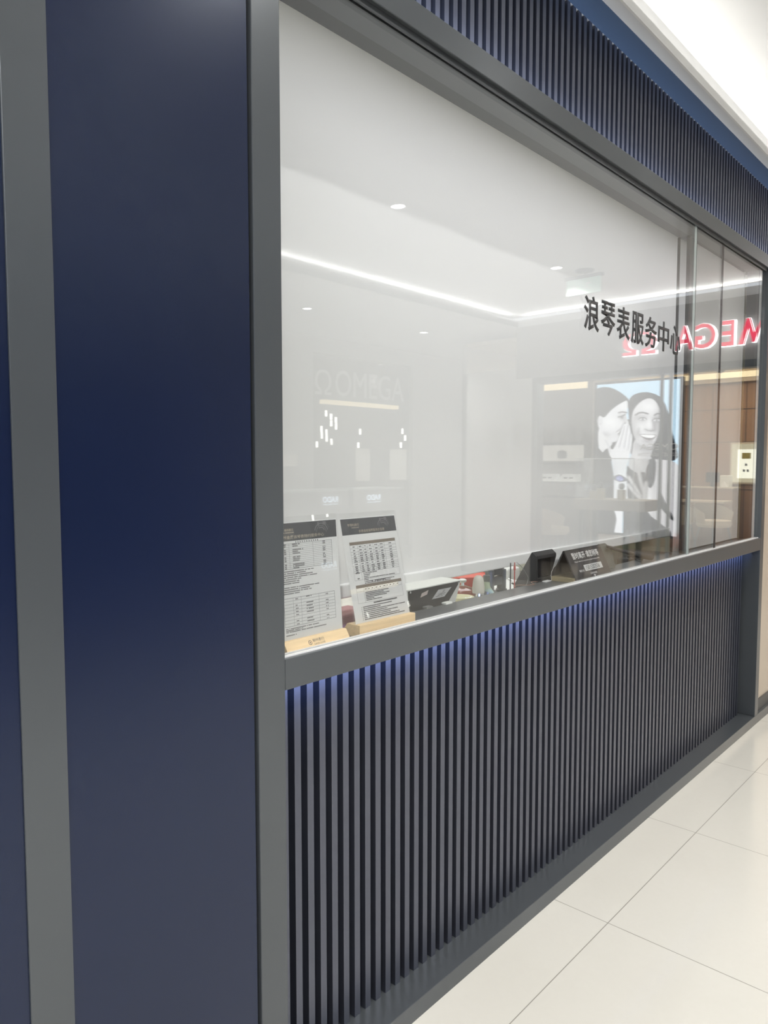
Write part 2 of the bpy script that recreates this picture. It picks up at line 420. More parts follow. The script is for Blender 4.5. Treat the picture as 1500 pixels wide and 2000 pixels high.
mul = thing('mullion', 'dark reflective metal post behind the glass, right of the white blind', 'post', (3.65, 0.14, 1.066))
MB().box(3.60, 3.655, 0.105, 0.165, 1.066, 2.56, 0.002).build('post_body', GREYD, mul)
MB().box(3.598, 3.602, 0.120, 0.150, 1.066, 2.56).build('chrome_inlay', STEEL, mul)

# blinds
bl = thing('roller_blind', 'large white roller blind drawn down behind the window', 'roller blind', (2.5, 0.3, 1.10))
def cloth(xa, xb, y, za, zb, nx=60, nz=12, amp=0.0012):
    m = MB(); b = m.bm; V = [[None] * (nz + 1) for _ in range(nx + 1)]
    for i in range(nx + 1):
        for j in range(nz + 1):
            x = xa + (xb - xa) * i / nx; z = za + (zb - za) * j / nz
            V[i][j] = b.verts.new((x, y + amp * math.sin(x * 5.1 + z * 1.3) + amp * 0.6 * math.sin(x * 11 - z * 2), z))
    for i in range(nx):
        for j in range(nz): b.faces.new((V[i][j], V[i + 1][j], V[i + 1][j + 1], V[i][j + 1]))
    return m
cloth(0.93, 4.062, 0.3, 1.14, 2.74).build('blind_cloth', SHADE, bl, True)
MB().box(0.93, 4.072, 0.291, 0.309, 1.108, 1.150, 0.005, 3).build('bottom_bar', ALU, bl)
MB().tube([(0.93, 0.325, 2.735), (4.06, 0.325, 2.735)], 0.025, 20).build('roller_tube', ALU, bl, True)
bl2 = thing('roller_blind', 'narrow grey white roller blind behind the right glass panes', 'roller blind', (4.07, 0.13, 1.066))
cloth(3.66, 4.482, 0.125, 1.07, 2.555, 20, 10).build('blind_cloth', SHADE2, bl2, True)
MB().box(4.480, 4.486, 0.121, 0.129, 1.07, 2.56).build('edge_guide', ALU, bl2)

# interior of the kiosk
struct(MB().box(0.5, 7.0, 2.0, 2.06, 0, 2.8).build('wall_back', MINT), 'pale green back wall inside the kiosk', 'wall')
struct(MB().box(0.5, 0.56, 0.13, 2.0, 0, 2.8).build('wall_side', MINT), 'pale green side wall inside the kiosk', 'wall')
struct(MB().box(6.94, 7.0, 0.13, 2.0, 0, 2.8).build('wall_end', MINT), 'pale green end wall inside the kiosk', 'wall')
struct(MB().box(0.5, 7.0, 0.165, 2.06, 2.78, 2.84).build('ceiling_kiosk', CEILM), 'white ceiling inside the kiosk', 'ceiling')
wt = tag(MB().box(1.0, 2.95, 0.1585, 0.95, 0.93, 0.96, 0.003).box(1.0, 2.95, 0.9, 0.93, 0.0, 0.93).build('worktop', WORK), 'pale worktop behind the sill, under the watchmaking tools', 'worktop')
tag(MB().box(2.955, 4.45, 0.1585, 0.75, 0.93, 0.96, 0.003).box(2.955, 4.45, 0.7, 0.73, 0.0, 0.93).build('side_counter', SILLM), 'dark side counter behind the right part of the sill', 'counter')
fc = thing('filing_cabinet', 'pale green glazed cabinet against the back wall, under the blind', 'cabinet', (5.6, 1.8, 0))
MB().box(4.7, 6.6, 1.62, 1.98, 0, 1.35, 0.004).build('cabinet_body', MINT, fc)
for i in range(6):
    MB().box(4.74 + i * 0.31, 5.01 + i * 0.31, 1.605, 1.62, 0.1, 1.30, 0.003).build('cabinet_door', MINTG, fc)

# ================================================================== LETTERING ON THE GLASS
lt = thing('window_lettering', 'row of seven charcoal Chinese characters stuck on the window glass', 'lettering', (2.84, G0, 1.958))
for i, ch in enumerate('浪琴表服务中心'):
    Mx = facing((0, G0 - 0.0004, 0), '-y')
    text('character', ch, Mx, 0.112, 0.121, LETTER, lt, depth=0.0025, bold=0.012, x=2.392 + i * 0.1285, y=1.959)

# ================================================================== ON THE SILL
SZ = 1.0662
def blobs(m, x0, x1, z, h, P, rng, gap=0.35):
    """a line of print too small to read: tiny blocks from x0 to x1 at height z."""
    x = x0
    while x < x1 - h * 0.5:
        w_ = h * rng.uniform(0.7, 1.0)
        a = z + rng.uniform(0, h * 0.12)
        m.quad(P(x, a), P(x + w_, a), P(x + w_, z + h), P(x, z + h))
        x += w_ + h * gap * (1 if rng.random() > 0.1 else 4)
def rect(m, x0, x1, z0, z1, P): m.quad(P(x0, z0), P(x1, z0), P(x1, z1), P(x0, z1))

def sign_holder(xr, width, yb, lean, kind, label):
    """acrylic sheet holder leaning back in a wooden block. xr: right edge, yb: foot of the sheet."""
    t = thing('sign_holder', label, 'sign holder', (xr - width / 2, yb, SZ))
    rng = random.Random(3 if kind == 1 else 5)
    H = 0.285; zb = 1.098; c_, s_ = math.cos(lean), math.sin(lean); xl = xr - width
    def P0(off):
        def P(u, v): return (xl + u, yb + v * s_ - off * c_, zb - 0.012 + v * c_ + off * s_)
        return P
    # sheet of acrylic, folded: two leaves with the paper between
    for o1, o2 in ((0.0012, 0.0028), (-0.0036, -0.0020)):
        m = MB(); Pa, Pb = P0(o2), P0(o1)
        a = [m.bm.verts.new(Pa(u, v)) for u, v in ((-0.004, 0), (width + 0.004, 0), (width + 0.004, H + 0.006), (-0.004, H + 0.006))]
        b = [m.bm.verts.new(Pb(u, v)) for u, v in ((-0.004, 0), (width + 0.004, 0), (width + 0.004, H + 0.006), (-0.004, H + 0.006))]
        m.bm.faces.new(a); m.bm.faces.new(b[::-1])
        for i in range(4): m.bm.faces.new((a[i], b[i], b[(i + 1) % 4], a[(i + 1) % 4]))
        m.build('acrylic_sheet', ACRYL, t)
    P = P0(0.0); rect_m = MB(); rect(rect_m, 0, width, 0.004, H - 0.006, P)
    pp = rect_m.build('paper', PAPER, t)
    Q = P0(0.0003); Q2 = P0(0.0005); Q3 = P0(0.0007)
    W = width
    m = MB(); rect(m, 0.0, W - 0.002, H - 0.050, H - 0.009, Q); m.build('banner', BANNER, pp)
    # watch drawn on the banner: bezel rings and strap
    m = MB(); cx_, cz_ = (W - 0.052, H - 0.036)
    for r0, r1, a0, a1 in ((0.020, 0.0225, 0.2, 2.9), (0.015, 0.0165, 0.0, 3.1), (0.010, 0.0125, 0.4, 2.2), (0.026, 0.0268, 0.3, 1.6)):
        n = 22
        for i in range(n):
            u0 = a0 + (a1 - a0) * i / n; u1 = a0 + (a1 - a0) * (i + 1) / n
            f = lambda r, u: Q2(cx_ + r * math.cos(u), cz_ + max(-0.012, r * math.sin(u)))
            m.quad(f(r0, u0), f(r0, u1), f(r1, u1), f(r1, u0))
    rect(m, cx_ - 0.012, cx_ - 0.006, H - 0.020, H - 0.012, Q2); rect(m, cx_ + 0.006, cx_ + 0.016, H - 0.019, H - 0.011, Q2)
    m.build('banner_picture', BANNERG, pp)
    def TX(name, s, x, v, wd, ht, mm):
        M = Matrix.Translation(Q3(0, 0)) @ Matrix.Rotation(math.pi / 2 - lean, 4, 'X')
        return text(name, s, M, wd, ht, mm, pp, depth=0, bold=0.006, x=x, y=v)
    if kind == 1:
        TX('heading', '柳州金鹰浪琴表特约服务中心', 0.008, H - 0.0455, 0.138, 0.0082, GOLDINK)
        TX('shop_name', '柳州表行', 0.024, H - 0.028, 0.026, 0.0065, GOLDINK)
        m = MB(); blobs(m, 0.020, 0.052, H - 0.032, 0.0020, Q2, rng, 0.2); m.build('small_print', GOLDINK, pp)
        tl = MB(); tp = MB()
        def table(u0, u1, v0, v1, rows, cols, th=0.0009):
            for a, b, c, d in ((u0, u1, v1 - th, v1), (u0, u1, v0, v0 + th), (u0, u0 + th, v0, v1), (u1 - th, u1, v0, v1)): rect(tl, a, b, c, d, Q2)
            for k in range(1, rows): z = v0 + (v1 - v0) * k / rows; rect(tl, u0, u1, z, z + 0.0006, Q)
            for c in cols: rect(tl, u0 + c, u0 + c + 0.0006, v0, v1, Q)
        table(0.010, W - 0.020, 0.1705, 0.229, 14, (0.025, 0.098))
        for k in range(14):
            z = 0.1705 + 0.0585 * k / 14 + 0.0009
            if k in (3, 7, 11): continue
            blobs(tp, 0.020, 0.026, z, 0.0024, Q2, rng); blobs(tp, 0.045, 0.045 + rng.choice((0.018, 0.022, 0.034)), z, 0.0024, Q2, rng)
            blobs(tp, W - 0.050, W - 0.041, z, 0.0024, Q2, rng)
        z = 0.1645
        for ln in (0.10, 0.075, 0.098, 0.11, 0.06, 0.055, 0.055, 0, 0.115, 0.085, 0.09, 0.055):
            if ln: blobs(tp, 0.006, 0.006 + ln * (W / 0.19), z, 0.0023, Q2, rng)
            z -= 0.0046
        table(0.010, W - 0.020, 0.040, 0.105, 9, (0.028, 0.052, 0.108))
        for k in (0, 1, 3, 4, 5, 6, 8):
            z = 0.041 + 0.065 * k / 9 + 0.001
            blobs(tp, 0.045, 0.052, z, 0.0024, Q2, rng); blobs(tp, 0.078, 0.098, z + 0.002, 0.0026, Q2, rng); blobs(tp, W - 0.05, W - 0.041, z, 0.0024, Q2, rng)
        for v, ln in ((0.034, 0.10), (0.0305, 0.05), (0.027, 0.125), (0.0195, 0.03)): blobs(tp, 0.012, 0.012 + ln, v, 0.0023, Q2, rng)
        tl.build('printed_table', INKG, pp); tp.build('printed_text', INK, pp)
        m = MB(); blobs(m, 0.055, 0.125, H - 0.0555, 0.0040, Q2, rng, 0.9); m.build('table_heading', INKG, pp)
    else:
        TX('heading', '手表维修保养服务价目表', 0.060, H - 0.0465, 0.098, 0.0080, GOLDINK)
        TX('shop_name', '亨得利表行', 0.022, H - 0.029, 0.042, 0.0075, GOLDINK)
        m = MB(); blobs(m, 0.036, 0.062, H - 0.0335, 0.0020, Q2, rng, 0.2); m.build('small_print', GOLDINK, pp)
        m = MB(); rect(m, 0.020, W - 0.014, H - 0.077, H - 0.069, Q); m.build('table_header_bar', BROWNH, pp)
        m = MB(); rect(m, 0.020, W - 0.014, 0.098, 0.106, Q); m.build('table_header_bar', BROWNH, pp)
        tl = MB(); tp = MB()
        def tbl(u0, u1, v0, v1, zs, cols):
            for a, b, c, d in ((u0, u1, v0, v0 + 0.0005), (u0, u0 + 0.0005, v0, v1), (u1 - 0.0005, u1, v0, v1)): rect(tl, a, b, c, d, Q)
            for z in zs: rect(tl, u0, u1, z, z + 0.0007, Q)
            for c, z_ in cols: rect(tl, c, c + 0.0007, z_, v1, Q)
        tops = [H - 0.077 - s for s in (0.009, 0.018, 0.0245, 0.031, 0.0355, 0.040, 0.0445, 0.053, 0.0575, 0.062, 0.0665, 0.071)]
        cs = (0.047, 0.066, 0.083, 0.105, 0.126, 0.148)
        tbl(0.020, W - 0.014, 0.118, H - 0.077, tops, [(c, tops[-1]) for c in cs] + [(0.047, 0.118)])
        zt = H - 0.077
        for z in tops:
            zc = (z + zt) / 2 - 0.0013; zt = z
            for a, b in zip((0.020,) + cs, cs + (W - 0.014,)):
                mid = (a + b) / 2; l = min(0.0055, (b - a) * 0.3) * rng.uniform(0.7, 1.15)
                blobs(tp, mid - l, mid + l, zc, 0.0025, Q2, rng, 0.12)
        zz = tops[-1] - 0.004
        for ln in (0.05, 0.025, 0.02, 0.118, 0.018, 0.115, 0.10):
            blobs(tp, 0.054, 0.054 + ln, zz, 0.0023, Q2, rng, 0.2); zz -= 0.0043
        blobs(tp, 0.026, 0.042, 0.135, 0.0026, Q2, rng, 0.1); blobs(tp, 0.030, 0.038, 0.121, 0.0026, Q2, rng, 0.1)
        blobs(tp, 0.080, 0.140, 0.1095, 0.0040, Q2, rng, 0.6)
        tbl(0.020, W - 0.014, 0.060, 0.098, (0.089,), [(c, 0.089) for c in (0.060, 0.073, 0.086, 0.1, 0.118, 0.130, 0.143, 0.156, 0.168)] + [(0.046, 0.060)])
        for c in (0.053, 0.066, 0.079, 0.093, 0.109, 0.124, 0.136, 0.149, 0.162, 0.176): blobs(tp, c - 0.003, c + 0.003, 0.0925, 0.0026, Q2, rng, 0.1)
        for v, ln in ((0.084, 0.09), (0.080, 0.07), (0.076, 0.09), (0.072, 0.08), (0.068, 0.03), (0.064, 0.06)): blobs(tp, 0.050, 0.050 + ln, v, 0.0024, Q2, rng, 0.15)
        blobs(tp, 0.075, 0.165, 0.0545, 0.0036, Q2, rng, 0.15)
        for v, ln in ((0.0485, 0.11), (0.044, 0.065), (0.0395, 0.16), (0.035, 0.09), (0.0305, 0.13), (0.026, 0.10), (0.0215, 0.135), (0.017, 0.155)):
            blobs(tp, 0.034, 0.034 + ln, v, 0.0025, Q2, rng, 0.15); blobs(tp, 0.028, 0.031, v, 0.002, Q2, rng)
        tl.build('printed_table', INKG, pp); tp.build('printed_text', INK, pp)
    # wooden foot: block with a slot and a sloped front
    xa, xb = (xl - 0.004, xr + 0.004) if kind == 1 else (xl - 0.003, xr + 0.004)
    y0 = yb - (0.022 if kind == 1 else 0.014)
    if kind == 1: prof = [(y0, SZ), (y0, SZ + 0.008), (y0 + 0.014, SZ + 0.030), (yb + 0.012, SZ + 0.030), (yb + 0.030, SZ + 0.010), (yb + 0.030, SZ)]
    else: prof = [(y0, SZ), (y0, SZ + 0.031), (yb + 0.030, SZ + 0.031), (yb + 0.045, SZ + 0.012), (yb + 0.045, SZ)]
    wb = MB().prism(prof, 0, xa, xb, 0.0008).build('wooden_foot', WOODL, t)
    if kind == 1:
        sl = math.atan2(0.014, 0.022)
        M = Matrix.Translation((0, y0 - 0.0004, SZ + 0.008)) @ Matrix.Rotation(math.pi / 2 - sl, 4, 'X')
        text('engraved_name', '柳州表行', M, 0.036, 0.0085, INK, wb, depth=0, x=xr - 0.112, y=0.0115)
        text('engraved_name', 'LAVA LUXE', M, 0.034, 0.0045, INK, wb, depth=0, x=xr - 0.110, y=0.0050)
        m = MB()
        for r0, r1 in ((0.0042, 0.0056), (0.0, 0.0018)):
            for i in range(20):
                u0, u1 = 2 * math.pi * i / 20, 2 * math.pi * (i + 1) / 20
                f = lambda r, u: M @ Vector((xr - 0.121 + r * math.cos(u), 0.0125 + r * math.sin(u), 0.0))
                if r0 == 0: m.bm.faces.new([m.bm.verts.new(p) for p in (f(0, 0), f(r1, u0), f(r1, u1))])
                else: m.quad(f(r0, u0), f(r0, u1), f(r1, u1), f(r1, u0))
        m.build('engraved_mark', INK, wb)
    return t
sign_holder(1.262, 0.190, 0.062, math.radians(4.5), 1, 'left acrylic price list holder with engraved sloped wooden foot, beside the post')
sign_holder(1.516, 0.208, 0.060, math.radians(12.0), 2, 'right acrylic price list holder leaning back in a square wooden foot')

# timing device: white housing with black slanted front
WZ = 0.9603
td = thing('watch_timing_machine', 'white and black bench instrument beside the right price list holder', 'instrument', (1.76, 0.22, WZ))
MB().prism([(0.215, WZ), (0.166, 1.131), (0.246, 1.131), (0.285, WZ)], 0, 1.625, 1.892, 0.003).build('housing', WHITEP, td)
m = MB(); b = m.bm
def fp(x, z, off=0.0): return (x, 0.166 + (1.131 - z) * 0.287 - 0.0012 - off, z)
A_ = [b.verts.new(fp(x, z)) for x, z in ((1.69, 0.98), (1.80, 0.98), (1.885, 1.126), (1.632, 1.126))]
B_ = [b.verts.new(fp(x, z, -0.003)) for x, z in ((1.69, 0.98), (1.80, 0.98), (1.885, 1.126), (1.632, 1.126))]
b.faces.new(A_); b.faces.new(B_[::-1])
for i in range(4): b.faces.new((A_[i], B_[i], B_[(i + 1) % 4], A_[(i + 1) % 4]))
m.build('front_panel', BLACKP, td)
def poly(name, pts, mm, off):
    m = MB(); m.bm.faces.new([m.bm.verts.new(fp(x, z, off)) for x, z in pts]); return m.build(name, mm, td)
poly('rating_label', ((1.757, 1.084), (1.820, 1.085), (1.845, 1.112), (1.779, 1.112)), PAPER, 0.0006)
poly('sticker', ((1.697, 1.098), (1.727, 1.104), (1.729, 1.118), (1.699, 1.111)), mat('pinkish_sticker', (0.6, 0.52, 0.5), 0.6), 0.0006)
m = MB(); P = lambda u, v: fp(u, v, 0.0009); rng = random.Random(9)
for v, a, b in ((1.1055, 1.805, 1.815), (1.101, 1.803, 1.813), (1.097, 1.785, 1.82), (1.093, 1.782, 1.815), (1.089, 1.775, 1.81)): blobs(m, a, b, v, 0.0020, P, rng)
m.build('label_print', INK, td)
for x in (1.640, 1.873): MB().tube([(x, 0.1655, 1.122), (x, 0.163, 1.122)], 0.003, 12).build('screw', STEEL, td)
cn = tag(MB().box(1.700, 1.728, 0.150, 0.168, SZ, SZ + 0.006, 0.001).build('cable_plug', GREYT), 'small grey cable plug on the sill before the white instrument', 'plug')
cn = tag(MB().box(1.79, 1.822, 0.148, 0.166, SZ, SZ + 0.006, 0.001).build('cable_plug', WHITEP), 'small white cable plug on the sill before the white instrument', 'plug')

# red tray, jar, bulb blower, tools
rd = thing('red_bowl', 'shallow red plastic bowl on the worktop under the blind', 'bowl', (2.46, 0.585, WZ))
MB().lathe(2.46, 0.585, [(0.0, WZ), (0.075, WZ), (0.080, WZ + 0.04), (0.112, WZ + 0.083), (0.115, WZ + 0.083), (0.112, WZ + 0.078), (0.06, WZ + 0.074), (0.0, WZ + 0.074)], 10).build('bowl_body', REDP, rd)
jr = thing('glass_jar', 'clear lidded glass dish in front of the red bowl', 'jar', (2.135, 0.345, WZ))
MB().lathe(2.135, 0.345, [(0.0, WZ), (0.050, WZ), (0.054, WZ + 0.055), (0.056, WZ + 0.075), (0.050, WZ + 0.090), (0.018, WZ + 0.101), (0.0, WZ + 0.102)], 36).build('jar_body', FLASK, jr, True)
MB().lathe(2.135, 0.345, [(0.0, WZ + 0.001), (0.046, WZ + 0.001), (0.047, WZ + 0.062), (0.0, WZ + 0.064)], 36).build('cotton_filling', mat('cream_swabs', (0.66, 0.58, 0.40), 0.8, noise=0.3, nscale=90), jr, True)
MB().lathe(2.145, 0.345, [(0.006, WZ + 0.100), (0.006, WZ + 0.110), (0.014, WZ + 0.114), (0.015, WZ + 0.120), (0.009, WZ + 0.124), (0.0, WZ + 0.125)], 24).build('lid_knob', WHITEP, jr, True)
dc = thing('glass_dish', 'small round clear glass dish just behind the sill edge', 'dish', (2.045, 0.215, WZ))
MB().lathe(2.045, 0.215, [(0.0, WZ), (0.022, WZ), (0.026, WZ + 0.075), (0.022, WZ + 0.082), (0.0, WZ + 0.083)], 28).build('dish_body', FLASK, dc, True)
MB().tube([(2.045, 0.215, WZ + 0.083), (2.045, 0.215, WZ + 0.088)], 0.009, 16).build('dish_knob', STEEL, dc, True)
bb = thing('dust_blower', 'frosted rounded dust blower standing between dish and green handled tool', 'blower', (2.107, 0.25, WZ))
MB().lathe(2.107, 0.25, [(0.0, 1.050), (0.021, 1.050), (0.0215, 1.066), (0.0185, 1.092), (0.015, 1.104), (0.008, 1.110), (0.0, 1.111)], 28).build('blower_body', BONE, bb, True)
MB().lathe(2.107, 0.25, [(0.0, WZ), (0.018, WZ), (0.018, WZ + 0.01), (0.008, WZ + 0.02), (0.008, 1.050), (0.0, 1.050)], 20).build('blower_stand', STEEL, bb, True)
gt = thing('case_opener', 'small press with pale green curved handle and grey head', 'tool', (2.195, 0.27, WZ))
MB().lathe(2.187, 0.27, [(0.0, 1.074), (0.010, 1.074), (0.0125, 1.080), (0.0125, 1.100), (0.005, 1.102), (0.005, 1.114), (0.0, 1.115)], 20).build('press_head', GREYT, gt, True)
MB().tube([(2.186, 0.27, 1.078), (2.186, 0.27, 1.062), (2.190, 0.27, 1.050), (2.205, 0.265, 1.036), (2.225, 0.262, 1.022)], [0.011, 0.013, 0.014, 0.011, 0.006], 16).build('handle', GREENT, gt, True)
MB().box(2.16, 2.235, 0.245, 0.295, WZ, WZ + 0.025, 0.003).tube([(2.187, 0.27, WZ + 0.02), (2.187, 0.27, 1.055)], 0.009).build('press_base', GREYT, gt)
ps = thing('watch_press', 'grey twin column watch press behind the sill', 'tool', (2.43, 0.4, WZ))
MB().box(2.36, 2.52, 0.36, 0.44, WZ, WZ + 0.03, 0.004).build('press_base', GREYT, ps)
for xx, top in ((2.398, 1.083), (2.482, 1.078)):
    MB().lathe(xx, 0.40, [(0.0, WZ + 0.03), (0.022, WZ + 0.03), (0.022, 1.0), (0.018, 1.002), (0.018, top), (0.0, top)], 24).build('column', GREYT, ps, True)
MB().box(2.40, 2.48, 0.388, 0.412, 1.020, 1.052, 0.003).build('crossbar', GREYT, ps)
MB().box(2.410, 2.468, 0.386, 0.418, 1.060, 1.088, 0.004).build('gear_housing', GREYD, ps)
for xx in (2.392, 2.408, 2.424, 2.440, 2.478, 2.490):
    MB().tube([(xx, 0.4, 1.08), (xx, 0.4, 1.1)], 0.0055, 10).build('thumb_screw', GREYT, ps)
tr = thing('tool_tray', 'white tray of small parts beside the watch press', 'tray', (2.7, 0.5, WZ))
MB().box(2.56, 2.86, 0.40, 0.62, WZ, WZ + 0.012, 0.003).build('tray_body', WHITEP, tr)
rng = random.Random(4)
for i in range(7):
    x, y = 2.58 + rng.random() * 0.24, 0.42 + rng.random() * 0.16
    MB().tube([(x, y, WZ + 0.014), (x + rng.uniform(-0.03, 0.05), y + rng.uniform(-0.02, 0.03), WZ + 0.02)], 0.004, 8).build('small_part', rng.choice((BLACKP, STEEL, GREYT)), tr)
bx = tag(MB().box(2.72, 2.84, 0.72, 0.84, WZ, WZ + 0.055, 0.004).build('black_case', BLACKP), 'low black case on the worktop behind the white tray', 'case')
bo = tag(MB().box(2.84, 2.95, 0.60, 0.70, WZ, WZ + 0.06, 0.012, 3).build('white_case', WHITEP), 'white rounded case on the worktop behind the red rod', 'case')
bk = tag(MB().box(1.42, 1.56, 0.24, 0.34, WZ, WZ + 0.115, 0.006).build('parts_box', mat('dull_rose_plastic', (0.30, 0.12, 0.13), 0.5)), 'dull rose box seen between the two price list holders', 'box')
bk2 = tag(MB().lathe(1.53, 0.42, [(0.0, WZ), (0.035, WZ), (0.035, WZ + 0.115), (0.012, WZ + 0.132), (0.0, WZ + 0.134)], 24).build('oil_bottle', mat('pale_green_plastic', (0.42, 0.50, 0.43), 0.4), None, True), 'pale green bottle seen between the two price list holders', 'bottle')
for mm, x, dx, lab, top in ((BLACKP, 2.231, 0.0, 'thin black upright rod behind the sill', 1.146), (mat('red_lacquer', (0.42, 0.06, 0.05), 0.4), 2.258, 0.0, 'thin red upright rod behind the sill', 1.145)):
    r = thing('tool_rod', lab, 'rod', (x, 0.2, WZ))
    MB().tube([(x, 0.2, WZ), (x, 0.2, top)], 0.0022, 10).build('rod_shaft', mm, r, True)
    MB().tube([(x, 0.2, WZ), (x, 0.2, WZ + 0.01)], 0.012, 16).build('rod_foot', mm, r, True)
    if x > 2.25: MB().tube([(x, 0.2, 1.118), (x, 0.2, 1.133)], [0.0045, 0.0035], 10).build('rod_grip', mm, r, True)
cb = []
for i in range(17):
    u = i / 16; cb.append((2.190 + 0.082 * u - 0.004 * u * u, 0.15, 1.157 - 0.045 * u - 0.018 * u ** 3))
cb += [(2.266, 0.15, 1.085), (2.259, 0.15, 1.074), (2.25, 0.15, 1.0672)]
tag(MB().tube(cb, 0.0009, 8).build('thin_cable', GREYT, None, True), 'thin grey cable looping down to the left of the black monitor', 'cable')
cb = [(2.20 + 0.16 * t_, 0.158 + 0.02 * math.sin(9 * t_) , 1.0685) for t_ in [i / 14 for i in range(15)]]
tag(MB().tube(cb, 0.0011, 8).build('copper_cable', mat('copper_brown', (0.25, 0.13, 0.09), 0.5), None, True), 'short brown cable lying on the sill edge', 'cable')

# black wedge stand
ws = thing('desk_monitor', 'black wedge shaped monitor with deep bezel, left of the temporary leave sign', 'monitor', (2.445, 0.22, WZ))
MB().prism([(0.176, WZ), (0.181, 1.157), (0.199, 1.171), (0.275, 1.04), (0.275, WZ)], 0, 2.372, 2.384, 0.0008).build('side_panel', BLACKM, ws)
MB().prism([(0.176, WZ), (0.181, 1.157), (0.199, 1.171), (0.275, 1.04), (0.275, WZ)], 0, 2.508, 2.520, 0.0008).build('side_panel', BLACKM, ws)
MB().prism([(0.1805, 1.145), (0.181, 1.157), (0.199, 1.171), (0.212, 1.150)], 0, 2.3845, 2.5075, 0.0006).build('top_bezel', BLACKM, ws)
MB().prism([(0.186, WZ), (0.200, 1.145), (0.212, 1.148), (0.270, 1.04), (0.270, WZ)], 0, 2.3845, 2.5075).build('screen', mat('dark_screen', (0.012, 0.012, 0.016), 0.12, spec=0.6), ws)
MB().box(2.3845, 2.5075, 0.176, 0.186, WZ, 1.075, 0.001).build('lower_bezel', BLACKM, ws)
tagp = thing('paper_tag', 'white paper tag hanging between black monitor and black sign', 'tag', (2.46, 0.15, 1.07))
MB().prism([(2.440, 1.108), (2.460, 1.115), (2.487, 1.135), (2.490, 1.155), (2.468, 1.158)], 1, 0.150, 0.1508).build('tag_card', PAPER, tagp)
MB().tube([(2.445, 0.150, 1.110), (2.428, 0.148, 1.098), (2.419, 0.145, 1.085), (2.415, 0.14, 1.068)], 0.0008, 6).build('tag_string', PAPER, tagp)
tag(MB().box(2.375, 2.412, 0.140, 0.156, SZ, SZ + 0.003).build('paper_slip', PAPER), 'small white slip lying on the sill by the black monitor', 'paper')

# black temporary-leave sign
ls = thing('desk_sign', 'black slanted desk sign with white Chinese lettering and a handwritten number', 'sign', (2.57, 0.07, SZ))
sx0, sx1 = 2.432, 2.715; yb_, yt_ = 0.045, 0.100; zb_, zt_ = SZ, 1.178
MB().prism([(yb_, zb_), (yb_ + 0.006, zb_), (yt_ + 0.006, zt_), (yt_, zt_)], 0, sx0, sx1, 0.0006).build('sign_face', BLACKP, ls)
MB().prism([(yt_, zt_), (yt_ + 0.006, zt_), (yt_ + 0.058, zb_), (yt_ + 0.050, zb_)], 0, sx0, sx1, 0.0006).build('sign_back', BLACKP, ls)
MB().prism([(sx0 + 0.004, SZ), (sx0 + 0.012, SZ), (sx0 + 0.012, SZ + 0.01), (sx0 + 0.004, SZ + 0.01)], 1, yb_ + 0.01, yt_ + 0.05).build('sign_foot', BLACKP, ls)
MB().box(sx0 - 0.012, sx1 - 0.004, yb_ + 0.010, yt_ + 0.045, SZ, SZ + 0.017, 0.0008).build('base_plate', GOLD, ls)
th_ = math.atan2(yt_ - yb_, zt_ - zb_)
SM = Matrix.Translation((sx0, yb_ - 0.0005, zb_ - 0.0)) @ Matrix.Rotation(math.pi / 2 - th_, 4, 'X')
L_ = math.hypot(yt_ - yb_, zt_ - zb_)
text('sign_text', '暂时离开 请您稍等', SM, 0.208, 0.026, WHITEINK, ls, depth=0, bold=0.004, x=0.036, y=L_ - 0.038)
text('sign_text', 'Please wait for a moment to leave temporarily', SM, 0.196, 0.0068, WHITEINK, ls, depth=0, x=0.040, y=L_ - 0.052)
m = MB(); PS = lambda u, v: tuple(SM @ Vector((u, v, 0.0001)))
m.quad(PS(0.092, 0.036), PS(0.234, 0.036), PS(0.234, 0.060), PS(0.092, 0.060)); m.build('number_strip', PAPER, ls)
SM2 = SM @ Matrix.Translation((0, 0, 0.0003))
text('handwritten_number', '15815202556', SM2, 0.108, 0.016, INK, ls, depth=0, bold=0.004, x=0.104, y=0.040, shear=0.1)
text('sign_text', '联系方式', SM, 0.038, 0.0085, WHITEINK, ls, depth=0, x=0.048, y=0.036)
text('sign_text', 'LONGINES', SM, 0.050, 0.0070, WHITEINK, ls, depth=0, x=0.122, y=0.021)
m = MB(); m.quad(PS(0.135, 0.0155), PS(0.147, 0.0135), PS(0.159, 0.0155), PS(0.147, 0.0175)); m.quad(PS(0.144, 0.010), PS(0.150, 0.010), PS(0.150, 0.018), PS(0.144, 0.018)); m.build('winged_logo', WHITEINK, ls)
gt2 = thing('smoked_plate', 'grey translucent plate standing behind the right end of the black sign', 'plate', (2.80, 0.12, SZ))
MB().prism([(2.745, SZ), (2.90, SZ), (2.86, 1.150), (2.80, 1.176), (2.745, 1.176)], 1, 0.118, 0.124, 0.001).build('plate_body', mat('smoked_acrylic', (0.16, 0.17, 0.16), 0.2, alpha=0.8), gt2)
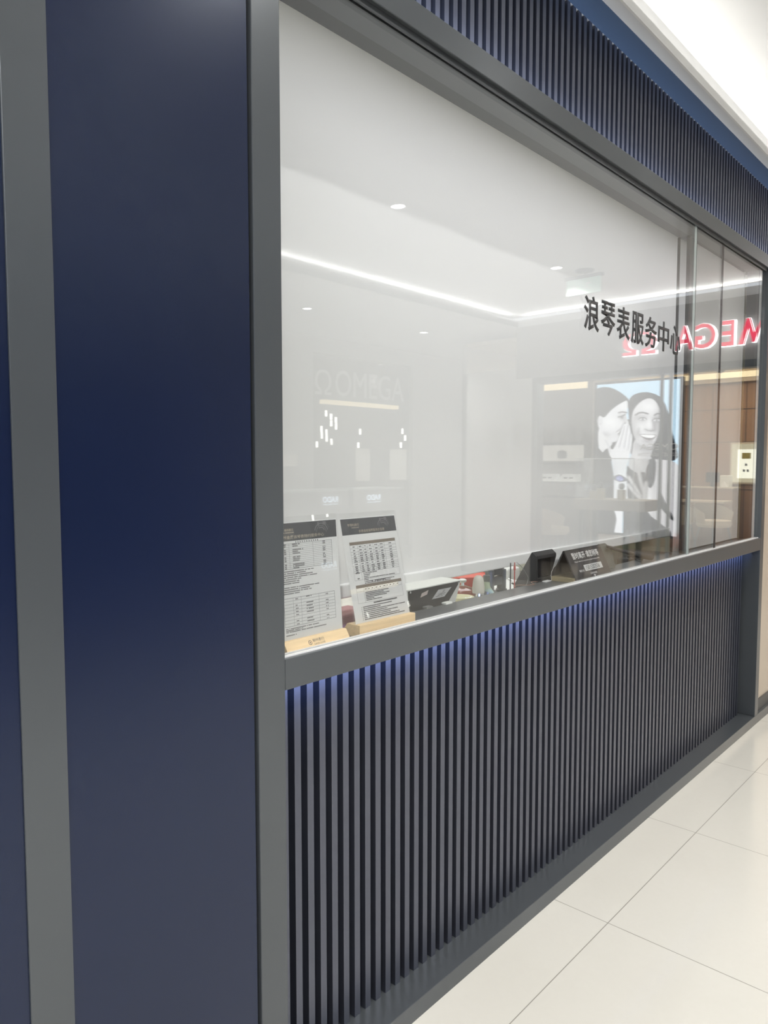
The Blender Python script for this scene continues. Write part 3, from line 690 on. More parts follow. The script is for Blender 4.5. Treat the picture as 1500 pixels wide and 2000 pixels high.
# torch-like lamp
la = thing('desk_lamp', 'black tubular lamp leaning from the black sign down to the sill', 'lamp', (3.0, 0.1, SZ))
p0 = Vector((2.792, 0.105, 1.163)); p1 = Vector((3.03, 0.10, 1.112)); p2 = Vector((3.215, 0.098, 1.083))
MB().tube([p0, p0 + (p1 - p0) * 0.03, p1], [0.004, 0.0065, 0.0085], 20).build('lamp_tube', BLACKP, la, True)
MB().tube([p1 - (p1 - p0) * 0.02, p1, p2 - (p2 - p1) * 0.03, p2], [0.009, 0.0135, 0.0155, 0.013], 24).build('lamp_head', BLACKM, la, True)
MB().box(3.20, 3.30, 0.20, 0.25, SZ - 0.105, SZ - 0.0, 0.004).build('lamp_base', BLACKP, la)
MB().tube([(3.25, 0.22, SZ), (3.25, 0.21, SZ + 0.008), (3.17, 0.12, SZ + 0.006), (3.12, 0.10, 1.088)], 0.005, 12).build('lamp_arm', BLACKM, la, True)

# ================================================================== CEILING LIGHTS
def downlight(x, y, z, label, proto=[None]):
    if proto[0] is None:
        t = thing('ceiling_downlight', label, 'downlight', (x, y, z), 'recessed downlights in the mall ceiling')
        MB().lathe(x, y, [(0.047, z + 0.002), (0.047, z - 0.004), (0.058, z - 0.004), (0.060, z + 0.002)], 32).build('trim_ring', CEILM, t, True)
        MB().lathe(x, y, [(0.0, z - 0.001), (0.047, z - 0.001), (0.047, z + 0.001), (0.0, z + 0.001)], 32).build('lamp_lens', LAMP, t)
        proto[0] = t
        return t
    t = copy_tree(proto[0]); t.location = (x, y, z); t['label'] = label
    return t
row = [(-0.44, 'first'), (1.86, 'second'), (4.16, 'third'), (6.46, 'fourth')]
for x, nm in row:
    downlight(x, -2.36, CEIL, f'round recessed downlight, {nm} from the left along the raised ceiling')
    spot('downlight_beam', (x, -2.36, CEIL - 0.03), 125, 122, 0.35)
for x, nm in ((5.6, 'left'), (7.64, 'middle'), (9.63, 'right')):
    spot('downlight_beam', (x, -4.94, 3.16), 70, 120, 0.8)
    downlight(x, -4.94, 3.19, f'round recessed downlight, {nm} one in the lower far ceiling')
for x, nm in ((0.35, 'left'), (1.62, 'middle'), (2.89, 'right')):
    downlight(x, -0.78, CEIL, f'round recessed downlight, {nm} one of the row along the near cove')
    spot('downlight_beam', (x, -0.78, CEIL - 0.02), 32, 125, 0.6, radius=0.018)

# exit sign, hanging
ex = thing('exit_sign', 'hanging exit sign with arrow and running figure', 'exit sign', (6.72, -2.21, 3.12))
MB().box(6.70, 6.725, -2.38, -2.03, 3.12, 3.27, 0.003).build('sign_panel', mat('pale_exit_panel', (0.42, 0.52, 0.47), 0.4, emit=(0.5, 0.8, 0.65), strength=0.3), ex)
MB().box(6.69, 6.735, -2.40, -2.01, 3.27, 3.30, 0.003).build('sign_cap', GREYT, ex)
MB().lathe(6.72, -2.2, [(0.0, CEIL), (0.09, CEIL), (0.08, CEIL - 0.015), (0.02, CEIL - 0.02), (0.0, 3.30)], 24).build('ceiling_rose', GREYT, ex)
text('arrow', '→', facing((6.699, -2.24, 3.17), '-x'), 0.09, 0.05, WHITEINK, ex, depth=0.001)
m = MB()
for a, b in (((0, .02), (.03, .05)), ((.03, .05), (.02, .085)), ((.03, .05), (.06, .03)), ((.02, .085), (.05, .07)), ((.02, .085), (-.01, .07))):
    m.tube([(6.698, -2.13 - a[0], 3.14 + a[1]), (6.698, -2.13 - b[0], 3.14 + b[1])], 0.006, 6)
m.tube([(6.698, -2.145, 3.238), (6.698, -2.146, 3.252)], 0.008, 8); m.build('running_figure', WHITEINK, ex)

# ================================================================== THE RED LETTERED SHOP AT THE END (seen mirrored in the glass)
SX = 8.16
struct(MB().box(SX, SX + 0.14, -3.86, 0.13, 2.545, 3.19).build('wall_end_fascia', FASCIA), 'grey fascia carrying the red lettering', 'fascia')
struct(MB().box(SX, SX + 0.14, -3.86, -3.62, 0, 2.545).box(SX, SX + 0.14, -0.45, 0.13, 0, 2.545).build('wall_end_pier', WALLM), 'pale pier beside the shop opening', 'wall')
struct(MB().box(SX - 0.004, SX + 0.146, -3.622, -3.545, 0, 2.54).box(SX - 0.004, SX + 0.146, -3.545, -0.45, 2.47, 2.545).build('door_1', GREYD), 'dark metal frame of the shop opening', 'door')
struct(MB().box(8.3, 14.3, -4.8, -4.72, 0, 3.1).build('wall_shop_side', WALLM), 'side wall of the shop', 'wall')
struct(MB().box(8.3, 14.3, 0.05, 0.13, 0, 3.1).build('wall_shop_near', WOODP), 'wooden near wall of the shop', 'wall')
struct(MB().box(13.5, 13.58, -4.8, 0.13, 0, 3.1).build('wall_shop_back', WOODP), 'walnut panelled back wall of the shop', 'wall')
struct(MB().box(8.3, 8.4, -4.8, -3.86, 0, 2.7).build('wall_shop_front', WALLM), 'pale shop wall past the pier', 'wall')
struct(MB().box(8.3, 14.3, -4.8, 0.13, 3.05, 3.1).build('ceiling_shop', mat('warm_ceiling', (0.60, 0.52, 0.42), 0.7)), 'warm ceiling of the shop', 'ceiling')
struct(MB().box(13.44, 13.5, -4.7, 0.0, 2.93, 3.035).build('trim_16', WARM), 'warm lit cove on the back wall', 'trim')
struct(MB().box(13.38, 13.5, -4.7, 0.0, 2.86, 2.93).build('trim_17', mat('cream_band', (0.62, 0.52, 0.38), 0.6)), 'cream band under the warm cove', 'trim')
m = MB()
for z in (1.84, 2.4, 1.03): m.box(13.492, 13.499, -4.7, 0.0, z, z + 0.012)
for y in (-3.9, -3.23, -2.68, -1.6, -0.8): m.box(13.492, 13.499, y, y + 0.012, 0, 2.86)
struct(m.build('trim_18', mat('dark_panel_joint', (0.10, 0.055, 0.03), 0.6)), 'dark joints of the walnut panelling', 'trim')

om = thing('shop_sign', 'red lettering with white glowing edges reading OMEGA on the grey fascia', 'sign', (SX - 0.02, -1.6, 2.68))
def sign_letter(ch, ya, yb, z0=2.69, z1=2.955):
    """one channel letter between ya (left, larger y) and yb."""
    wd = ya - yb
    text('letter_body', ch, facing((SX - 0.012, ya, z0), '-x'), wd, z1 - z0, HALO, om, depth=0.036, bold=0.014)
    text('letter_face', ch, facing((SX - 0.0485, ya - 0.004, z0 + 0.004), '-x'), wd - 0.008, z1 - z0 - 0.008, REDL, om, depth=0.012, bold=0.012)
def slanted_m():
    z0, z1, t_ = 2.69, 2.955, 0.052
    pts = [(-0.875, z0), (-0.875 - t_, z0), (-0.985 - t_ * 0.28, z1 - 0.10), (-1.040, z0 + 0.015), (-1.068, z0 + 0.015), (-1.110, z1 - 0.10), (-1.205 + t_, z0), (-1.205, z0),
           (-1.130, z1), (-1.098, z1), (-1.053, z0 + 0.11), (-0.985, z1), (-0.950, z1)]
    b = [(y, z) for y, z in pts]
    MB().prism(b, 0, SX - 0.048, SX - 0.012).build('letter_body', HALO, om)
    cy, cz = -1.04, 2.822
    MB().prism([(cy + (y - cy) * 0.965, cz + (z - cz) * 0.965) for y, z in b], 0, SX - 0.0605, SX - 0.0485).build('letter_face', REDL, om)
slanted_m()
for ch, ya, yb in (('O', -0.60, -0.88), ('E', -1.235, -1.372), ('G', -1.418, -1.64), ('A', -1.650, -1.845), ('Ω', -2.045, -2.435)):
    sign_letter(ch, ya, yb)

# shop door frames and glass front
sw = struct(MB().box(8.20, 8.206, -3.54, -2.04, 0, 2.47).build('window_4', GLASS), 'glass shopfront before the poster', 'window')
dp = thing('door_frame', 'bright metal door frame posts of the shop', 'door frame', (8.2, -1.9, 0))
for y in (-2.03, -1.93, -1.72): MB().box(8.19, 8.22, y, y + 0.035, 0, 2.47, 0.003).build('frame_post', GREYT, dp)
MB().tube([(8.17, -1.70, 0.7), (8.17, -1.70, 1.9)], 0.012, 12).build('pull_handle', STEEL, dp, True)

# poster light box
def poster():
    X0p, Y0p = 1167.0, 752.0
    W_, H_ = 163, 297
    st = 0.62
    nx, nz = int(W_ / st) + 1, int(H_ / st) + 1
    gx, gz = np.meshgrid(np.linspace(0, W_, nx), np.linspace(0, H_, nz), indexing='ij')
    px = gx + X0p; py = gz + Y0p - 0.08 * gx
    col = np.zeros((nx, nz, 3)); col[:] = (0.60, 0.78, 0.90)
    col += (gz / H_)[..., None] * 0.10
    def inside(poly):
        poly = np.array(poly, float); n = len(poly); r = np.zeros(px.shape, bool); j = n - 1
        for i in range(n):
            xi, yi = poly[i]; xj, yj = poly[j]
            c = ((yi > py) != (yj > py)) & (px < (xj - xi) * (py - yi) / (yj - yi + 1e-9) + xi); r ^= c; j = i
        return r
    def smooth_poly(pts, it=2):
        p = [np.array(q, float) for q in pts]
        for _ in range(it):
            q = []
            for i in range(len(p)):
                a, b = p[i], p[(i + 1) % len(p)]; q += [a * 0.75 + b * 0.25, a * 0.25 + b * 0.75]
            p = q
        return p
    def A(pts): return [(1140 + x / 7.5, 740 + y / 7.5) for x, y in pts]
    def B(pts): return [(1140 + x / 7.5, 860 + y / 7.5) for x, y in pts]
    def fill(pts, c, it=2, a=1.0):
        r = inside(smooth_poly(pts, it)); col[r] = col[r] * (1 - a) + np.array(c) * a; return r
    def blob(cx, cy, rx, ry, c, a=1.0, mask=None, rot=0.0):
        dx, dy = px - cx, py - cy; cs, sn = math.cos(rot), math.sin(rot)
        u = (dx * cs + dy * sn) / rx; v = (-dx * sn + dy * cs) / ry
        k = a * np.exp(-(u * u + v * v) * 1.2)
        if mask is not None: k = k * mask
        col[:] = col * (1 - k[..., None]) + np.array(c) * k[..., None]
    def line(pts, wd, c, a=1.0):
        k = np.zeros(px.shape)
        for (x0, y0), (x1, y1) in zip(pts, pts[1:]):
            dx, dy = x1 - x0, y1 - y0; t = np.clip(((px - x0) * dx + (py - y0) * dy) / (dx * dx + dy * dy + 1e-9), 0, 1)
            d = np.hypot(px - x0 - t * dx, py - y0 - t * dy); k = np.maximum(k, np.clip(1.3 - d / wd, 0, 1))
        k = (k * a)[..., None]; col[:] = col * (1 - k) + np.array(c) * k
    DK, SK, SH = (0.035, 0.035, 0.045), (0.74, 0.73, 0.74), (0.22, 0.21, 0.22)
    # woman on the right: hair, neck, face
    fill(A([(690, 300), (760, 225), (880, 188), (1000, 188), (1120, 225), (1210, 310), (1270, 480), (1320, 720), (1400, 960), (1420, 1180), (700, 1200), (720, 700), (690, 480)]), DK)
    fill(A([(300, 560), (700, 560), (760, 700), (760, 1100), (450, 1250), (260, 1150)]), DK, 1)
    skin = fill(B([(780, -60), (1080, -40), (1060, 130), (1020, 250), (1200, 240), (1420, 260), (1480, 500), (1500, 1900), (700, 1900), (690, 700), (700, 300), (760, 200)]), (0.62, 0.61, 0.62))
    blob(1140 + 1000 / 7.5, 860 + 60 / 7.5, 24, 12, (0.25, 0.25, 0.27), 0.8, skin)
    blob(1140 + 850 / 7.5, 860 + 300 / 7.5, 12, 16, (0.8, 0.78, 0.78), 0.8, skin)
    blob(1140 + 1010 / 7.5, 860 + 880 / 7.5, 10, 34, (0.95, 0.94, 0.94), 0.9, skin)
    face = fill(A([(1000, 265), (900, 300), (800, 390), (745, 500), (740, 660), (780, 850), (860, 950), (990, 1015), (1080, 930), (1130, 800), (1160, 620), (1150, 430), (1090, 310)]), SK)
    for cx, cy, rx, ry, c, a in ((770, 760, 10, 26, SH, 0.5), (1150, 520, 8, 50, SH, 0.55), (960, 1000, 24, 8, SH, 0.6), (1080, 640, 6, 14, SH, 0.6),
                                 (880, 560, 14, 7, SH, 0.45), (1110, 575, 10, 7, SH, 0.5), (1000, 730, 16, 4, (0.25, 0.24, 0.25), 0.7), (880, 720, 12, 10, (1, 1, 1), 0.6),
                                 (1000, 400, 22, 12, (1, 1, 1), 0.5), (1000, 660, 6, 14, (1, 1, 1), 0.7), (850, 770, 5, 12, SH, 0.4), (1000, 900, 14, 3, SH, 0.5)):
        blob(1140 + cx / 7.5, 740 + cy / 7.5, rx, ry, c, a, face)
    line(A([(800, 522), (850, 487), (910, 480), (980, 497)]), 1.7, (0.10, 0.09, 0.10)); line(A([(1075, 515), (1110, 488), (1160, 492)]), 1.6, (0.10, 0.09, 0.10))
    for ex_, ey in ((905, 578), (1108, 585)):
        fill(A([(ex_ - 55, ey + 2), (ex_ - 20, ey - 22), (ex_ + 25, ey - 22), (ex_ + 55, ey + 4), (ex_ + 15, ey + 18), (ex_ - 25, ey + 18)]), (0.88, 0.88, 0.9), 1)
        blob(1140 + ex_ / 7.5, 740 + ey / 7.5, 2.6, 2.6, (0.03, 0.03, 0.03), 1.0)
        line(A([(ex_ - 60, ey + 6), (ex_ - 25, ey - 22), (ex_ + 25, ey - 24), (ex_ + 58, ey)]), 0.9, (0.06, 0.06, 0.06)); line(A([(ex_ - 45, ey + 16), (ex_, ey + 22), (ex_ + 45, ey + 12)]), 0.5, SH, 0.7)
    line(A([(1040, 590), (1075, 680), (1090, 710)]), 0.9, SH, 0.6); line(A([(940, 715), (975, 735), (1030, 745), (1085, 725)]), 0.9, (0.2, 0.2, 0.2), 0.8)
    fill(A([(855, 795), (920, 795), (990, 790), (1050, 795), (1110, 785), (1090, 840), (1040, 880), (980, 880), (910, 850)]), (0.20, 0.17, 0.18), 1)
    fill(A([(875, 802), (950, 800), (1040, 800), (1095, 795), (1075, 835), (1020, 845), (950, 840), (900, 825)]), (0.97, 0.97, 0.97), 1)
    line(A([(920, 868), (980, 892), (1050, 880)]), 1.3, (0.45, 0.42, 0.44), 0.8); line(A([(860, 700), (845, 760), (840, 800)]), 0.8, SH, 0.5)
    # tank top
    fill(B([(1010, 240), (1000, 320), (960, 440), (1000, 640), (1040, 680), (1090, 600), (1110, 480), (1120, 240)]), DK, 1)
    fill(B([(690, 350), (720, 400), (790, 450), (870, 470), (950, 430), (980, 500), (980, 640), (900, 900), (700, 900), (680, 500)]), DK, 1)
    fill(B([(1170, 640), (1200, 720), (1280, 900), (1380, 1040), (1380, 1120), (1250, 1000), (1160, 900), (1140, 760)]), (0.08, 0.08, 0.08), 1)
    fill(B([(700, 900), (980, 900), (1020, 1050), (1180, 1150), (1400, 1300), (1400, 2000), (700, 2000)]), (0.07, 0.07, 0.08), 1)
    for pts in (((720, 545), (790, 640), (900, 800)), ((870, 470), (900, 600), (960, 780)), ((715, 660), (790, 740), (900, 840)), ((980, 600), (960, 700), (960, 830))):
        line(B(pts), 4.2, (0.72, 0.70, 0.70)); line([(x + 3.4, y - 2) for x, y in B(pts)], 0.8, (0.3, 0.3, 0.3), 0.6)
    # woman on the left: hair, face in profile
    fill(A([(150, 170), (240, 130), (330, 118), (430, 130), (540, 178), (640, 245), (700, 300), (690, 340), (700, 430), (560, 470), (420, 560), (300, 620), (200, 620), (120, 500)]), DK, 2)
    fill(A([(100, 400), (240, 420), (250, 760), (240, 1200), (100, 1200)]), DK, 1)
    fill(A([(235, 720), (300, 790), (370, 880), (470, 940), (430, 1010), (340, 1060), (310, 1115), (235, 1030)]), (0.80, 0.80, 0.81), 1)
    f1 = fill(A([(320, 590), (390, 500), (480, 415), (600, 340), (672, 305), (685, 400), (660, 490), (668, 560), (706, 650), (690, 700), (620, 740), (560, 770), (540, 800), (560, 850), (520, 925), (470, 945), (410, 920), (330, 850), (270, 770), (225, 700), (218, 600), (255, 540)]), (0.78, 0.78, 0.80))
    for cx, cy, rx, ry, c, a in ((330, 830, 16, 6, SH, 0.35), (600, 560, 8, 7, SH, 0.55), (560, 800, 7, 7, SH, 0.3), (430, 650, 18, 14, (1, 1, 1), 0.6), (640, 620, 5, 8, SH, 0.25), (620, 400, 10, 12, (1, 1, 1), 0.4)):
        blob(1140 + cx / 7.5, 740 + cy / 7.5, rx, ry, c, a, f1)
    line(A([(545, 497), (600, 482), (670, 492)]), 1.6, (0.12, 0.12, 0.13)); line(A([(540, 560), (590, 552), (640, 520)]), 1.4, (0.08, 0.08, 0.09)); blob(1140 + 598 / 7.5, 740 + 568 / 7.5, 2.4, 2.2, (0.05, 0.05, 0.05), 0.9)
    line(A([(245, 590), (235, 640), (260, 690), (290, 650), (275, 600)]), 0.7, SH, 0.6); line(A([(515, 790), (560, 745), (600, 720)]), 1.0, (0.25, 0.22, 0.24), 0.8); line(A([(530, 795), (560, 780)]), 1.2, (1, 1, 1), 0.9)
    line(A([(650, 640), (600, 700), (585, 790), (550, 880), (520, 960), (480, 1030)]), 1.6, (0.16, 0.16, 0.18), 0.75)
    # black dress and raised arm
    fill(B([(100, 60), (240, 130), (320, 220), (420, 260), (470, 400), (500, 700), (510, 1000), (560, 1180), (540, 1290), (500, 2000), (100, 2000)]), DK, 1)
    arm = fill(B([(440, 250), (470, 380), (488, 560), (498, 860), (490, 1030), (548, 1150), (540, 1250), (505, 1420), (560, 1520), (640, 1500), (632, 1020), (702, 860), (700, 740), (690, 560), (672, 420), (705, 290), (740, 200), (520, 180)]), (0.88, 0.89, 0.92))
    blob(1140 + 500 / 7.5, 860 + 560 / 7.5, 3.5, 40, (0.55, 0.56, 0.6), 0.5, arm)
    hand = fill(A([(345, 905), (385, 925), (420, 1000), (450, 1060), (490, 1020), (530, 920), (580, 790), (610, 680), (650, 650), (672, 680), (690, 650), (715, 680), (728, 760), (745, 790), (757, 830), (750, 980), (730, 1100), (700, 1190), (440, 1190), (400, 1080), (370, 970)]), (0.84, 0.84, 0.86))
    for pts in (((640, 690), (600, 860), (560, 1010)), ((688, 680), (665, 840), (640, 1010)), ((732, 780), (715, 900), (700, 1040))): line(A(pts), 1.0, (0.28, 0.28, 0.32), 0.8)
    line(A([(350, 912), (400, 1000), (430, 1090)]), 0.8, (0.25, 0.25, 0.3), 0.7)
    # watch
    fill(B([(478, 560), (520, 530), (580, 508), (640, 535), (692, 560), (690, 600), (640, 612), (585, 632), (530, 610), (480, 595)]), (0.16, 0.16, 0.20), 1)
    fill(B([(525, 560), (580, 525), (635, 560), (640, 590), (585, 618), (528, 590)]), (0.22, 0.25, 0.62), 1)
    blob(1140 + 560 / 7.5, 860 + 575 / 7.5, 2.5, 2, (0.8, 0.85, 1), 0.8); blob(1140 + 610 / 7.5, 860 + 585 / 7.5, 2.5, 1.6, (0.8, 0.85, 1), 0.7)
    # to the plane of the light box
    xb = 9.6; s = 0.00696
    Y = -3.468 + gx * s; Z = 2.56 - gz * s * 0.975
    v = np.stack([np.full(gx.shape, xb), Y, Z], -1).reshape(-1, 3)
    ii, jj = np.meshgrid(np.arange(nx - 1), np.arange(nz - 1), indexing='ij')
    a = (ii * nz + jj).ravel(); q = np.stack([a, a + nz, a + nz + 1, a + 1], -1)
    me = bpy.data.meshes.new('picture')
    me.vertices.add(len(v)); me.vertices.foreach_set('co', v.ravel())
    me.loops.add(q.size); me.polygons.add(len(q))
    me.loops.foreach_set('vertex_index', q.ravel()); me.polygons.foreach_set('loop_start', np.arange(0, q.size, 4))
    me.update(calc_edges=True)
    at = me.color_attributes.new('print', 'FLOAT_COLOR', 'POINT')
    c4 = np.ones((len(v), 4), np.float32); c4[:, :3] = np.clip(col.reshape(-1, 3), 0, 1) ** 1.25
    at.data.foreach_set('color', c4.ravel())
    pm = bpy.data.materials.new('backlit_poster_print'); pm.use_nodes = True; nt = pm.node_tree
    nt.nodes.remove(nt.nodes['Principled BSDF'])
    an = nt.nodes.new('ShaderNodeAttribute'); an.attribute_name = 'print'; e = nt.nodes.new('ShaderNodeEmission'); e.inputs[1].default_value = 1.9
    nt.links.new(an.outputs['Color'], e.inputs[0]); nt.links.new(e.outputs[0], nt.nodes['Material Output'].inputs[0])
    t = thing('light_box_poster', 'large backlit poster of one woman whispering to another, behind the shop glass', 'poster', (9.63, -2.9, 0.1))
    link('picture', me, pm, t)
    z0 = float(Z.min()); y0, y1 = float(Y.min()), float(Y.max())
    MB().box(9.602, 9.68, y0, y1, z0, 2.56).build('box_body', GREYD, t)
    m = MB(); m.box(9.59, 9.68, y0 - 0.03, y0, z0 - 0.03, 2.59); m.box(9.59, 9.68, y1, y1 + 0.03, z0 - 0.03, 2.59); m.box(9.59, 9.68, y0, y1, 2.56, 2.59); m.box(9.59, 9.68, y0, y1, z0 - 0.03, z0)
    m.build('box_frame', GREYD, t)
    text('poster_title', 'OMEGA', facing((9.597, -2.345, 1.66), '-x'), 0.50, 0.085, WHITEINK, t, depth=0.001)
    text('poster_title', 'CONSTELLATION', facing((9.597, -2.345, 1.58), '-x'), 0.52, 0.045, WHITEINK, t, depth=0.001)
poster()

# display table with glass case
tb = thing('display_table', 'wooden display table with glass case in the shop window', 'table', (8.75, -2.75, 0))
MB().box(8.50, 8.98, -3.22, -2.30, 0.915, 1.04, 0.004).build('table_top', mat('grey_brown_wood', (0.30, 0.25, 0.21), 0.45, noise=0.1, nscale=10), tb)
MB().box(8.51, 8.97, -3.21, -2.31, 1.040, 1.046).build('cream_mat', CREAM, tb)
for x in (8.54, 8.90):
    for y in (-3.16, -2.58): MB().box(x, x + 0.06, y, y + 0.06, 0, 0.915, 0.003).build('leg', GREYD, tb)
m = MB()
for a in ((8.52, 8.526, -3.20, -2.45), (8.954, 8.96, -3.20, -2.45), (8.52, 8.96, -3.20, -3.194), (8.52, 8.96, -2.456, -2.45)): m.box(*a, 1.046, 1.54)
m.box(8.52, 8.96, -3.20, -2.45, 1.54, 1.546)
m.build('glass_case', GLASS, tb)
m = MB().box(8.518, 8.524, -3.20, -2.45, 1.540, 1.550).box(8.518, 8.524, -2.458, -2.45, 1.046, 1.55); m.build('case_edge', ALU, tb)
for y, h in ((-3.02, 0.10), (-2.93, 0.13), (-2.66, 0.12)):
    t = thing('watch_stand', {-3.02: 'short pale pedestal with a watch, left of three in the glass case', -2.93: 'tallest pale pedestal with a watch in the glass case', -2.66: 'pale pedestal with a watch at the right of the glass case'}[y], 'watch stand', (8.66, y, 1.046), 'watch pedestals in the glass case')
    MB().box(8.62, 8.70, y - 0.04, y + 0.04, 1.046, 1.046 + h, 0.002).build('pedestal', PLYB, t)
    MB().lathe(8.66, y, [(0.0, 1.05 + h), (0.022, 1.05 + h), (0.034, 1.08 + h), (0.030, 1.115 + h), (0.0, 1.13 + h)], 16).build('watch', GREYT, t, True)
    MB().tube([(8.625, y, 1.09 + h), (8.618, y, 1.09 + h)], 0.018, 14).build('watch_dial', STEEL, t)

# shelf cabinet at the left of the shop
sc = thing('shelf_cabinet', 'lit wall shelves of watches in the shop', 'shelves', (9.95, -4.15, 0))
MB().box(9.98, 10.04, -4.60, -3.72, 0, 2.75).build('back_panel', mat('grey_panel', (0.22, 0.20, 0.19), 0.5), sc)
for z in (0.98, 1.19, 1.47, 1.76): MB().box(9.72, 9.98, -4.56, -3.78, z, z + 0.03, 0.002).build('shelf', GREYD, sc)
MB().box(9.96, 9.975, -4.52, -3.84, 1.52, 1.75).build('lit_niche', WARMW, sc)
MB().box(9.96, 9.975, -4.50, -3.80, 2.57, 2.66).build('lit_cove', WARM, sc)
MB().lathe(9.85, -4.12, [(0.0, 1.55), (0.065, 1.56), (0.075, 1.61), (0.065, 1.66), (0.0, 1.68)], 20).build('globe_display', GREYT, sc, True)
for a, b in ((-4.50, -4.20), (-4.15, -3.86)):
    t = thing('display_tray', 'white tray of watches on the lit wall shelf, ' + ('by the outer end' if a < -4.3 else 'by the inner end'), 'tray', (9.84, (a + b) / 2, 1.221), 'trays of watches on the wall shelf')
    MB().prism([(9.74, 1.221), (9.94, 1.221), (9.94, 1.33), (9.93, 1.33), (9.74, 1.232)], 1, a, b, 0.002).build('tray_body', mat('glowing_white_tray', (0.85, 0.85, 0.83), 0.4, emit=(1, 1, 0.95), strength=0.4), t)  # slight emission puts the shelf light into the tray itself
    for k in (0.3, 0.6): MB().box(9.80, 9.83, a + (b - a) * k, a + (b - a) * k + 0.05, 1.262, 1.285, 0.002).build('watch', BLACKP, t)

# chairs, desk, counter, lit frame in the back
def tub_chair(x, y, ang, label, M_):
    t = thing('tub_chair', label, 'chair', (0, 0, 0), 'cream tub chairs in the shop')
    m = MB(); b = m.bm; n = 22; lo, hi = [], []
    for i in range(n + 1):
        a = math.pi * (-0.62 + 1.24 * i / n); top = 0.86 - 0.14 * abs(-1 + 2 * i / n) ** 2
        for (r, z, L) in ((0.25, 0.52, lo), (0.30, top, hi)): L.append(b.verts.new((r * math.cos(a), r * math.sin(a), z)))
    for i in range(n): b.faces.new((lo[i], lo[i + 1], hi[i + 1], hi[i]))
    ret = bmesh.ops.solidify(b, geom=list(b.faces), thickness=0.035)
    m.build('backrest', M_, t, True)
    MB().lathe(0, 0, [(0.0, 0.50), (0.23, 0.50), (0.26, 0.54), (0.25, 0.60), (0.0, 0.615)], 28).build('seat', M_, t, True)
    for sx in (-1, 1):
        for sy in (-1, 1): MB().tube([(0.14 * sx, 0.14 * sy, 0.50), (0.23 * sx, 0.23 * sy, 0.0)], [0.014, 0.010], 10).build('leg', GREYT, t, True)
    t.location = (x, y, 0); t.rotation_euler = (0, 0, ang)
    return t
c1 = tub_chair(12.0, -2.66, math.radians(-60), 'cream tub chair with its back to the door, right of the dark joint', CREAM)
c2 = copy_tree(c1); c2.location = (12.2, -3.30, 0); c2.rotation_euler = (0, 0, math.radians(200)); c2['label'] = 'cream tub chair half hidden beside the door frame'
c3 = copy_tree(c1); c3.location = (9.3, -3.98, 0); c3.rotation_euler = (0, 0, math.radians(-100)); c3['label'] = 'tub chair in front of the lit wall shelves'
dk = thing('consultation_desk', 'low wooden desk behind the cream tub chair', 'desk', (12.7, -3.1, 0))
MB().box(12.5, 12.95, -3.6, -2.68, 0.84, 0.87, 0.004).build('desk_top', CREAM, dk)
MB().box(12.55, 12.9, -3.5, -3.44, 0, 0.84).box(12.55, 12.9, -2.86, -2.80, 0, 0.84).build('desk_panel', WOODP, dk)
ct = thing('cash_counter', 'wooden cash counter along the back wall', 'counter', (13.2, -3.4, 0))
MB().box(13.05, 13.4, -4.1, -2.72, 0, 1.06).build('counter_body', WOODP, ct)
MB().box(13.02, 13.42, -4.12, -2.70, 1.06, 1.085, 0.003).build('counter_top', CREAM, ct)
pc = thing('computer_monitor', 'dark computer monitor on the cash counter', 'monitor', (13.2, -3.05, 1.085))
MB().box(13.18, 13.21, -3.2, -2.98, 1.16, 1.33, 0.004).build('screen', BLACKP, pc)
MB().box(13.17, 13.23, -3.11, -3.07, 1.085, 1.17).build('stand', BLACKP, pc)
pr = tag(MB().box(13.12, 13.30, -2.95, -2.80, 1.086, 1.28, 0.01).build('printer', WHITEP), 'pale box shaped printer beside the monitor', 'printer')
tag(MB().prism([(-2.90, 1.086), (-2.80, 1.086), (-2.86, 1.18)], 0, 13.04, 13.08).build('papers_stack', PAPER), 'white papers in front of the printer', 'papers')
lf = thing('lit_display_niche', 'square lit display niche with a gold picture in the walnut wall', 'display', (13.48, -2.6, 1.13))
MB().box(13.46, 13.50, -2.90, -2.05, 1.13, 1.84, 0.003).build('niche_frame', CREAM, lf)
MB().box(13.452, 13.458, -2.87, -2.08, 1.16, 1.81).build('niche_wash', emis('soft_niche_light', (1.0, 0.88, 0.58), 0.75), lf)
MB().box(13.43, 13.45, -2.77, -2.15, 1.23, 1.72).build('lit_panel', LITBOX, lf)
MB().box(13.424, 13.429, -2.70, -2.56, 1.56, 1.66).build('gold_picture', mat('gold_stripes', (0.35, 0.30, 0.05), 0.5, noise=0.6, nscale=30), lf)
for dy, dz in ((-2.63, 1.46), (-2.66, 1.36), (-2.60, 1.36)): MB().box(13.424, 13.429, dy - 0.015, dy + 0.015, dz - 0.02, dz + 0.02).build('hung_watch', BLACKP, lf)
for i, (x, y) in enumerate(((12.4, -3.09), (12.45, -2.85), (13.1, -2.57))):
    t = thing('shop_downlight', 'small round downlight in the warm shop ceiling, ' + ('left of the dome camera', 'right above the dome camera', 'nearest the back wall')[i], 'downlight', (x, y, 3.04), 'downlights in the shop ceiling')
    MB().lathe(x, y, [(0.0, 3.046), (0.06, 3.046), (0.06, 3.040), (0.0, 3.040)], 24).build('lamp_lens', LAMP, t)
dm = thing('dome_camera', 'dark dome camera under the shop ceiling', 'camera', (12.6, -2.82, 2.97))
MB().lathe(12.6, -2.82, [(0.0, 3.049), (0.08, 3.049), (0.08, 3.0), (0.055, 2.955), (0.0, 2.93)], 24).build('dome', GREYT, dm, True)

